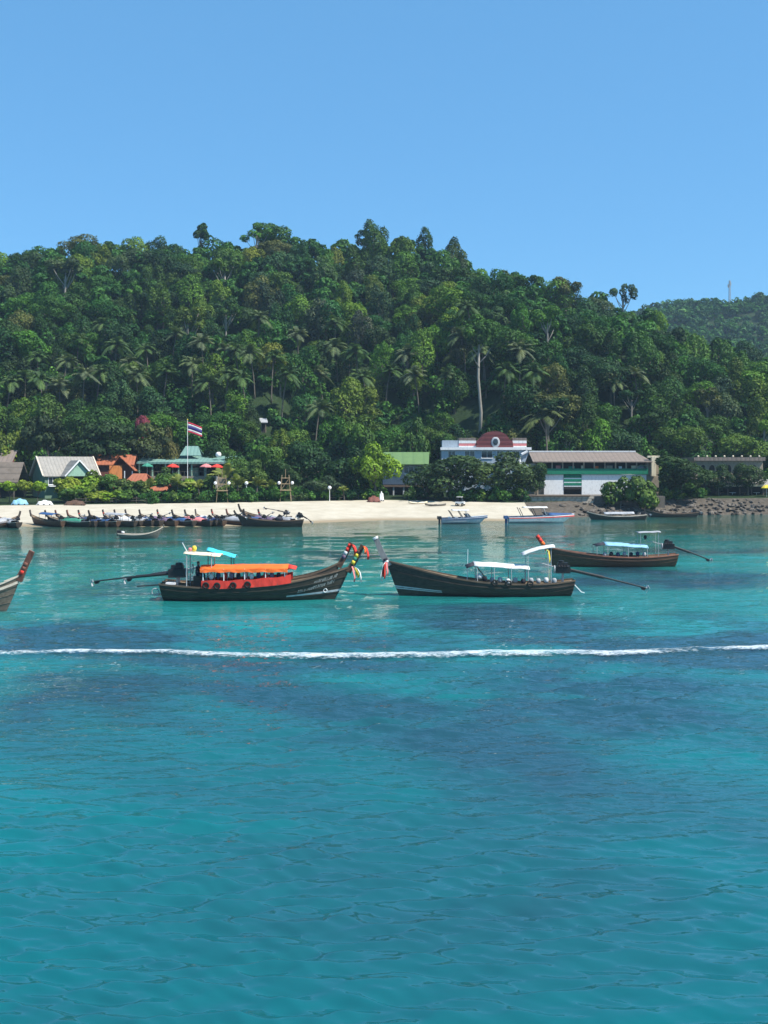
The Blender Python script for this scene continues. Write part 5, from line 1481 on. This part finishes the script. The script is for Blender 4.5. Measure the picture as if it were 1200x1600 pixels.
# boats' gear and small things at the back of the sand
def tower(px, Y, ytop, label):
    X = PX(px, Y); z = float(ground(X, Y)); H = PZ(ytop, Y) - z
    r = empty('bamboo_tower', (X, Y, z), .15, label, 'bamboo frame')
    w, wt = 1.0, .6
    C4 = [(-1, -1), (1, -1), (1, 1), (-1, 1)]
    for a_, c in C4: MB().tube([(a_ * w, c * w * .8, -.3), (a_ * wt, c * wt * .8, H)], .045, 6).build('leg', M['bamboo'], r)
    for f in (.42, .66, .88):
        ww = w + (wt - w) * f
        for k in range(4):
            p, q = C4[k], C4[(k + 1) % 4]
            MB().tube([(p[0] * ww * 1.15, p[1] * ww * .92, H * f), (q[0] * ww * 1.15, q[1] * ww * .92, H * f)], .05, 6).build('crossbar', M['bamboo'], r)
    MB().box(-w * .95, w * .95, -w * .75, w * .75, H * .42 + .06, H * .42 + .12).build('platform', M['bamboo'], r)
    MB().tube([(-w * .8, -w * .8, H * .44), (wt * .95, -wt * .8, H * .86)], .04, 6).build('brace', M['bamboo'], r)
    MB().tube([(0, 0, H * .86), (0, 0, H + 1.0)], .05, 6).build('mast', M['bamboo'], r)
    for sg in (-1, 1): MB().ball((sg * 1.15, -.7, H * .70), (.28, .28, .3), 10, 8).build('globe_lamp', M['white'], r, True)
tower(347, 186.5, 742, 'bamboo frame with white globe lamps behind the beached row')
tower(446, 189.5, 742, 'bamboo frame with white globe lamps near the middle of the sand')
def lamp(px, Y, ytop, label):
    X = PX(px, Y); z = float(ground(X, Y)); H = PZ(ytop, Y) - z
    r = empty('lamp_post', (X, Y, z), 0, label, 'lamp')
    MB().tube([(0, 0, -.3), (0, 0, .3), (0, 0, H - .2)], [.09, .06, .045], 8).build('post', M['white'], r)
    MB().ball((0, 0, H), .33, 12, 9).build('globe', M['white'], r, True)
    MB().tube([(0, 0, H - .38), (0, 0, H - .26)], .13, 8).build('collar', M['steel'], r)
lamp(515, 191.5, 762, 'white globe lamp post on the sand edge before the middle trees')
lamp(385, 189, 755, 'white globe lamp post between the two bamboo frames')
def cart(px, Y):
    X = PX(px, Y); z = float(ground(X, Y))
    r = empty('utility_cart', (X, Y, z), -.3, 'small white utility cart parked under the dark beach trees', 'cart')
    MB().box(-.75, .75, -.5, .5, .38, .75).build('body', M['white'], r); MB().box(-.55, .35, -.48, .48, 1.5, 1.57).build('roof', M['white'], r)
    MB().sheet([[(.4, -.45, .78), (.4, .45, .78)], [(.32, -.45, 1.5), (.32, .45, 1.5)]], .03, (-1, 0, 0)).build('windscreen', M['glass'], r)
    for a_ in (-1, 1):
        MB().tube([(-.52, a_ * .45, .75), (-.52, a_ * .45, 1.5)], .03, 6).build('pillar', M['iron'], r)
        for c in (-.5, .5): MB().torus((c, a_ * .5, .26), .18, .08, 'y').build('wheel', M['rubber'], r, True)
    MB().box(-.5, -.1, -.42, .42, .76, 1.15).build('seat', M['dark_cloth'], r)
cart(719, 184.5)
def canoe(px0, px1, py, m, label):
    Y = (CAMZ - 1.9) * FPX / (py - HZ); X = PX((px0 + px1) / 2, Y); z = float(ground(X, Y)); L = (px1 - px0) * Y / FPX
    r = empty('kayak', (X, Y, z + .12), .06, label, 'kayak')
    rs = []
    for i in range(11):
        s = i / 10; w = .36 * math.sin(math.pi * min(max(s, .02), .98)) ** .7 + .02; up = .18 * (2 * s - 1) ** 2
        rs.append([((s - .5) * L, w * math.cos(a), up + .17 * math.sin(a)) for a in np.linspace(0, 2 * math.pi, 9)[:-1]])
    MB().rings(rs).build('hull', M[m], r, True)
    MB().torus((0, 0, .16), .26, .03, 'z').build('cockpit_rim', M['iron'], r)
canoe(638, 668, 786.5, 'cream', 'pale kayak lying on the sand near the waterless edge of the trees')
canoe(664, 697, 787.5, 'hull_grey', 'grey upturned kayak beside the pale one on the sand')
def pile(px, Y, m, sz, label, cat='tarpaulin', nm='covered_pile'):
    X = PX(px, Y); z = float(ground(X, Y)); r = empty(nm, (X, Y, z), .1, label, cat)
    g = []
    for i in range(8):
        s = i / 7 * 2 - 1; g.append([(s * sz[0], t_ * sz[1], max(0, sz[2] * (1 - s ** 4) * (1 - t_ ** 4)) * (.85 + .2 * math.sin(i * 2.3 + t_ * 3)) + .01) for t_ in np.linspace(-1, 1, 7)])
    MB().sheet(g, .02).build('cover', M[m], r, True)
    for k in range(3): MB().ball((-sz[0] * .7 + sz[0] * .7 * k, -sz[1] * .95, .08), (.14, .1, .1), 6, 5).build('weight_stone', M['rock'], r)
pile(31, 178.5, 'sky_cloth', (1.3, .8, 1.0), 'bright blue tarpaulin heap at the back of the sand on the left')
pile(70, 178.0, 'white_cloth', (1.3, .7, .8), 'white covered heap beside the blue tarpaulin heap')
pile(117, 178.5, 'hull_brown', (1.7, .8, .85), 'dark upturned boat under a brown cover below the shrubs')
pile(584, 192.0, 'red_wall', (1.2, .7, 1.1), 'dark red covered heap at the foot of the bright green beach tree')
pile(596, 193.5, 'white_cloth', (.45, .4, 1.7), 'tall white covered stack right of the dark red heap')
# low fence behind the sand
def fence(px0, px1, Y0, Y1_, label):
    X0, X1 = PX(px0, Y0), PX(px1, Y1_); z0 = float(ground(X0, Y0)); r = empty('beach_fence', (X0, Y0, z0), math.atan2(Y1_ - Y0, X1 - X0), label, 'fence')
    L = math.hypot(X1 - X0, Y1_ - Y0); n = int(L / 1.6)
    for k in range(n + 1):
        xx = k * L / n; wz = float(ground(X0 + (X1 - X0) * k / n, Y0 + (Y1_ - Y0) * k / n)) - z0
        MB().box(xx - .06, xx + .06, -.06, .06, wz - .3, wz + 1.0).build('post', M['bark'], r)
    dz = float(ground(X1, Y1_)) - z0
    for hh in (.35, .8): MB().tube([(0, -.09, hh), (L, -.09, hh + dz)], .05, 4).build('rail', M['bark'], r)
fence(118, 305, 181, 187, 'low dark wooden fence along the back of the sand, left half')
fence(455, 560, 191.5, 195.5, 'low dark wooden fence under the middle beach trees')

# riprap
def riprap():
    rg4 = np.random.default_rng(8); base = []
    for k in range(5):
        mb = MB(); mb.ball((0, 0, 0), (1, .85, .7), 7, 5); v = np.array(mb.v); v *= (1 + rg4.normal(0, .16, (len(v), 1))); v = np.round(v * 2.6) / 2.6 * .5 + v * .5
        mb.v = [tuple(p) for p in v]; base.append(mb.mesh('rock', M['rock'] if k % 2 else M['stone']))
    n = 0
    while n < 290:
        px = rg4.uniform(868, 1250) if n > 40 else rg4.uniform(925, 1215)
        q = rg4.random(); X = PX(px, 186); Y = float(shoreY(X) + (backY(X) - shoreY(X)) * (q * 1.05 - .08))
        if px < 925 and rg4.random() < .5: continue
        X = PX(px, Y); o = link('rock', base[n % 5], bank); s = rg4.uniform(.2, .55) * (1.15 - .4 * q)
        o.location = (X, Y, float(ground(X, Y)) + s * .25); o.scale = (s * rg4.uniform(.9, 1.5), s, s * rg4.uniform(.7, 1.1)); o.rotation_euler = (rg4.uniform(-.4, .4), rg4.uniform(-.4, .4), rg4.uniform(0, 6.3)); n += 1
riprap()

# mast on the far hill
def mast():
    y = 690.; X = PX(1140, y); z = float(ground(X, y)); top = PZ(438, y) - z
    r = empty('radio_mast', (X, y, z), 0, 'thin lattice radio mast on top of the distant hill', 'mast')
    for a in range(3):
        c, s = math.cos(a * 2.094), math.sin(a * 2.094); MB().tube([(c * .9, s * .9, -1), (c * .5, s * .5, top)], .16, 5).build('leg', M['steel'], r)
    lt = MB(); n = int(top / 1.6)
    for k in range(n):
        for a in range(3):
            f0, f1 = k / n, (k + 1) / n; w0, w1 = .9 - .4 * f0, .9 - .4 * f1
            lt.tube([(w0 * math.cos(a * 2.094), w0 * math.sin(a * 2.094), top * f0), (w1 * math.cos((a + 1) * 2.094), w1 * math.sin((a + 1) * 2.094), top * f1)], .07, 4)
    lt.build('lattice', M['steel'], r)
    for k, (a, h) in enumerate(((0.5, .95), (2.6, .9), (4.6, .97))):
        MB().box(-.3 + .9 * math.cos(a), .3 + .9 * math.cos(a), -.2 + .9 * math.sin(a), .2 + .9 * math.sin(a), top * h - 2.2, top * h).build('antenna_panel', M['steel'], r)
mast()

# ------------------------------------------------------------------ trees and shrubs along the beach
LIME, OLIVE, DARK, MID, YEL = (.15, .25, .022), (.085, .125, .036), (.024, .062, .022), (.058, .122, .026), (.165, .215, .03)
def shore_tree(data, px, ytop, wpx, Y, label, color, ybase=None, name='beach_tree', cat='tree', dh=11.0, dr=4.6, group=None):
    X = PX(px, Y); z = float(ground(X, Y)); H = PZ(ytop, Y) - z; W = wpx * Y / FPX / 2 * (1.35 if cat == 'shrub' else 1.1)
    return tree(data, (X, Y, z), label, color, W / dr, px * .61, group, name, cat, hs=H / dh)
S_big = [make_tree_data(600 + i, 4.6, 9.6, 5.4, 4.3, 17, 5200, .36, low=-.75, lobe=(.26, .42)) for i in range(4)]
S_umb = [make_tree_data(620 + i, 5.2, 8.2, 5.6, 2.7, 18, 5200, .34, low=-.3, lobe=(.22, .38)) for i in range(3)]
DH, DU = 9.6, 8.1
ST = [
 (S_big[0], 586, 690, 74, 197, 'large rounded bright green beach tree in the middle of the shore', LIME, DH, 4.6),
 (S_big[1], 548, 698, 70, 199, 'dark beach tree overlapped by the bright green one', DARK, DH, 4.6),
 (S_big[2], 478, 690, 72, 201, 'dark layered tree behind the second bamboo frame', DARK, DH, 4.6),
 (S_big[3], 415, 688, 58, 203, 'mid-green tree above the first globe lamp post', MID, DH, 4.6),
 (S_big[1], 505, 742, 60, 195, 'low grey-green beach tree behind the globe lamp post', (.045, .075, .035), DH, 4.6),
 (S_big[3], 704, 703, 100, 194, 'wide dark spreading tree below the maroon-roofed building', (.040, .075, .030), DH, 4.6),
 (S_big[1], 782, 704, 108, 193, 'wide olive-tinted spreading tree next to the long building', (.055, .090, .034), DH, 4.6),
 (S_big[2], 668, 722, 62, 197, 'smaller dark tree beside the green-roofed house', (.035, .07, .028), DH, 4.6),
 (S_big[2], 1063, 711, 92, 193, 'dense rounded dark tree on the rocks left of the restaurant', (.030, .060, .020), DH, 4.6),
 (S_umb[0], 76, 648, 84, 206, 'dark domed tree with pale sunlit rim behind the grey roof', (.030, .05, .024), DU, 5.2),
 (S_big[3], 18, 660, 70, 208, 'yellow-green tree at the picture edge above the thatched shelter', (.095, .135, .022), DH, 4.6),
 (S_umb[1], 165, 660, 110, 209, 'wide dark spreading tree behind the orange roof', (.028, .056, .022), DU, 5.2),
 (S_umb[2], 235, 664, 76, 210, 'olive tree behind the pavilion roof left of the flag', (.055, .075, .028), DU, 5.2),
 (S_big[0], 262, 664, 36, 209, 'small olive-brown tree just left of the flag', (.085, .085, .03), DH, 4.6),
 (S_big[2], 336, 690, 40, 211, 'dark tree just right of the flag', DARK, DH, 4.6),
 (S_big[1], 366, 700, 46, 207, 'green tree at the right end of the pavilion roof', MID, DH, 4.6),
 (S_big[0], 392, 716, 50, 197, 'feathery mid-green tree between the two bamboo frames', (.075, .13, .03), DH, 4.6),
 (S_big[2], 446, 720, 44, 199, 'shaded tree right behind the second bamboo frame', (.035, .075, .024), DH, 4.6),
 (S_big[1], 262, 728, 40, 199, 'leafy tree partly hiding the left end of the pavilion', (.06, .115, .028), DH, 4.6),
 (S_big[3], 838, 716, 34, 195, 'dark tree against the left end of the long building', (.035, .07, .025), DH, 4.6),
 (S_big[3], 566, 648, 64, 214, 'bright leafy tree on the slope above the middle beach trees', (.06, .125, .022), DH, 4.6),
 (S_big[0], 640, 648, 56, 214, 'bright green tree on the slope above the green-roofed house', (.045, .10, .022), DH, 4.6),
 (S_big[2], 1168, 724, 50, 198, 'leafy creeper-like tree hanging over the restaurant arches', (.04, .075, .025), DH, 4.6),
 (S_big[1], 1122, 724, 50, 198.3, 'small leafy tree before the leftmost restaurant arches', (.035, .07, .025), DH, 4.6),
]
for d_, px, yt, w_, Y_, lab, c_, dh, dr in ST: shore_tree(d_, px, yt, w_, Y_, lab, c_, dh=dh, dr=dr)
# bougainvillea
e_ = shore_tree(S_umb[1], 222, 652, 32, 213, 'pink flowering tree above the pavilion trees', (.24, .055, .085), dh=DU, dr=5.2, name='flowering_tree')
# sea-almond hedge trees at the left with clear stems
HEDGE = make_tree_data(640, 2.6, 4.4, 3.2, 1.25, 12, 1900, .32, low=-.3, r0=.1)
for k, (px, c_) in enumerate(((-8, LIME), (14, LIME), (36, YEL), (58, LIME))):
    shore_tree(HEDGE, px, 749 + 2 * (k % 2), 30, 181, 'lime-green clipped beach almond tree, number %s from the picture edge in the left row' % ('one', 'two', 'three', 'four')[k], c_, dh=4.4, dr=2.6, group='almond trees at the left')
SH = [(104, 744, 40, 185, YEL), (128, 738, 46, 187, LIME), (152, 735, 46, 189, (.08, .13, .02)), (178, 740, 44, 188, MID), (205, 742, 44, 187.5, OLIVE), (216, 750, 36, 186, (.05, .09, .02)), (110, 762, 36, 182.5, MID), (150, 764, 40, 183.5, YEL), (176, 766, 34, 184, LIME), (196, 764, 36, 184.5, MID)]
pos = ('leftmost of', 'second in', 'third in', 'fourth in', 'fifth in', 'rightmost of')
for k, (px, yt, w_, Y_, c_) in enumerate(SH):
    lab = ('sunny shrub, %s the back row of shrubs below the orange house' % pos[k]) if k < 6 else ('low shrub, %s the front row of shrubs at the sand edge' % ('first of', 'second of', 'third of', 'last of')[k - 6])
    shore_tree(T_shrub[k % 3], px, yt, w_, Y_, lab, c_, dh=3.4, dr=2.2, name='beach_shrub', cat='shrub', group='shrubs below the orange house')
for px, yt, w_, Y_, lab in ((968, 744, 40, 186.5, 'bushy shrub over the rocks at the end of the white wall'), (1000, 735, 50, 187, 'taller bright shrub beside the cream pillar')):
    shore_tree(T_shrub[px % 3], px, yt, w_, Y_, lab, (.075, .130, .03), dh=3.4, dr=2.2, name='beach_shrub', cat='shrub')
SH2 = [(246, 742, 40, 195, MID), (300, 742, 36, 197, LIME), (322, 744, 36, 197, (.06, .11, .02)), (360, 748, 30, 193, OLIVE), (280, 745, 30, 198, MID)]
for k, (px, yt, w_, Y_, c_) in enumerate(SH2):
    shore_tree(T_shrub[k % 3], px, yt, w_, Y_, 'leafy shrub below the pavilion, %s' % ('left of the young palm', 'right under the flagpole', 'beside the first bamboo frame', 'behind the first bamboo frame', 'beneath the red umbrella')[k], c_, dh=3.4, dr=2.2, name='beach_shrub', cat='shrub', group='shrubs below the pavilion')
PL = [(232, 748, 186, 1.0, 'young palm before the low orange-tiled kiosk'), (312, 748, 187.5, 1.0, 'small palm under the pavilion terrace'), (277, 742, 189, 1.1, 'young yellow-green palm left of the first bamboo frame'), (372, 742, 190, 1.15, 'young palm with arching fronds right of the first bamboo frame'), (400, 744, 191, 1.1, 'young palm before the mid-green tree'), (424, 750, 192, 1.0, 'young golden palm left of the second bamboo frame'), (352, 726, 195, 1.25, 'taller young palm rising behind the first bamboo frame'), (538, 758, 193, .8, 'small palm at the foot of the dark middle trees')]
for k, (px, yt, Y_, s_, lab) in enumerate(PL):
    X = PX(px, Y_); z = float(ground(X, Y_)); palm(P_lo[k % 3], (X, Y_, z), lab, (.16, .19, .045), (PZ(yt, Y_) - z) / 3.7, k * 1.1, nuts=False)
# low thicket behind the sand
low = []
for k in range(230):
    px = rg.uniform(225, 1100)
    if 828 < px < 1000 or 604 < px < 640: continue
    y = float(backY(PX(px, 195))) + rg.uniform(.5, 7); x = PX(px, y)
    if px > 1000: y -= 1.0
    low.append((x, y, float(ground(x, y)), rg.uniform(.8, 1.5), rg.uniform(.7, 1.6), rg.uniform(.5, 1.2), float(np.clip(rg.normal(.5, .25), 0, 1))))
mass(low, 'beach_thicket', 'low leafy thicket along the back of the sand under the trees', 330, .26, M['forest'])
# foot of the slope: bushes hiding the stems of the first trees
foot = []
for k in range(300):
    y = rg.uniform(212, 222); x = rg.uniform(-.42, .42) * y
    foot.append((x, y, float(ground(x, y)), rg.uniform(1.8, 3.2), rg.uniform(2.0, 3.8), rg.uniform(1.6, 3.4), float(np.clip(rg.normal(.5, .25), 0, 1))))
mass(foot, 'slope_foot_thicket', 'leafy thicket along the foot of the slope behind the buildings', 420, .42, M['forest'])

# ------------------------------------------------------------------ air
t = NT('haze_air')
t.n.remove(t.bsdf)
pv = t.node('ShaderNodeVolumePrincipled')
pv.inputs['Color'].default_value = (.55, .78, 1.0, 1)
pv.inputs['Density'].default_value = .00018
pv.inputs['Anisotropy'].default_value = .1
t.l.new(pv.outputs[0], t.out.inputs['Volume'])
hz = MB().box(-2200, 2200, -450, 2400, -60, 165).build('haze', t.m)
tag(hz, 'thin blue sea haze over the bay', kind='stuff')
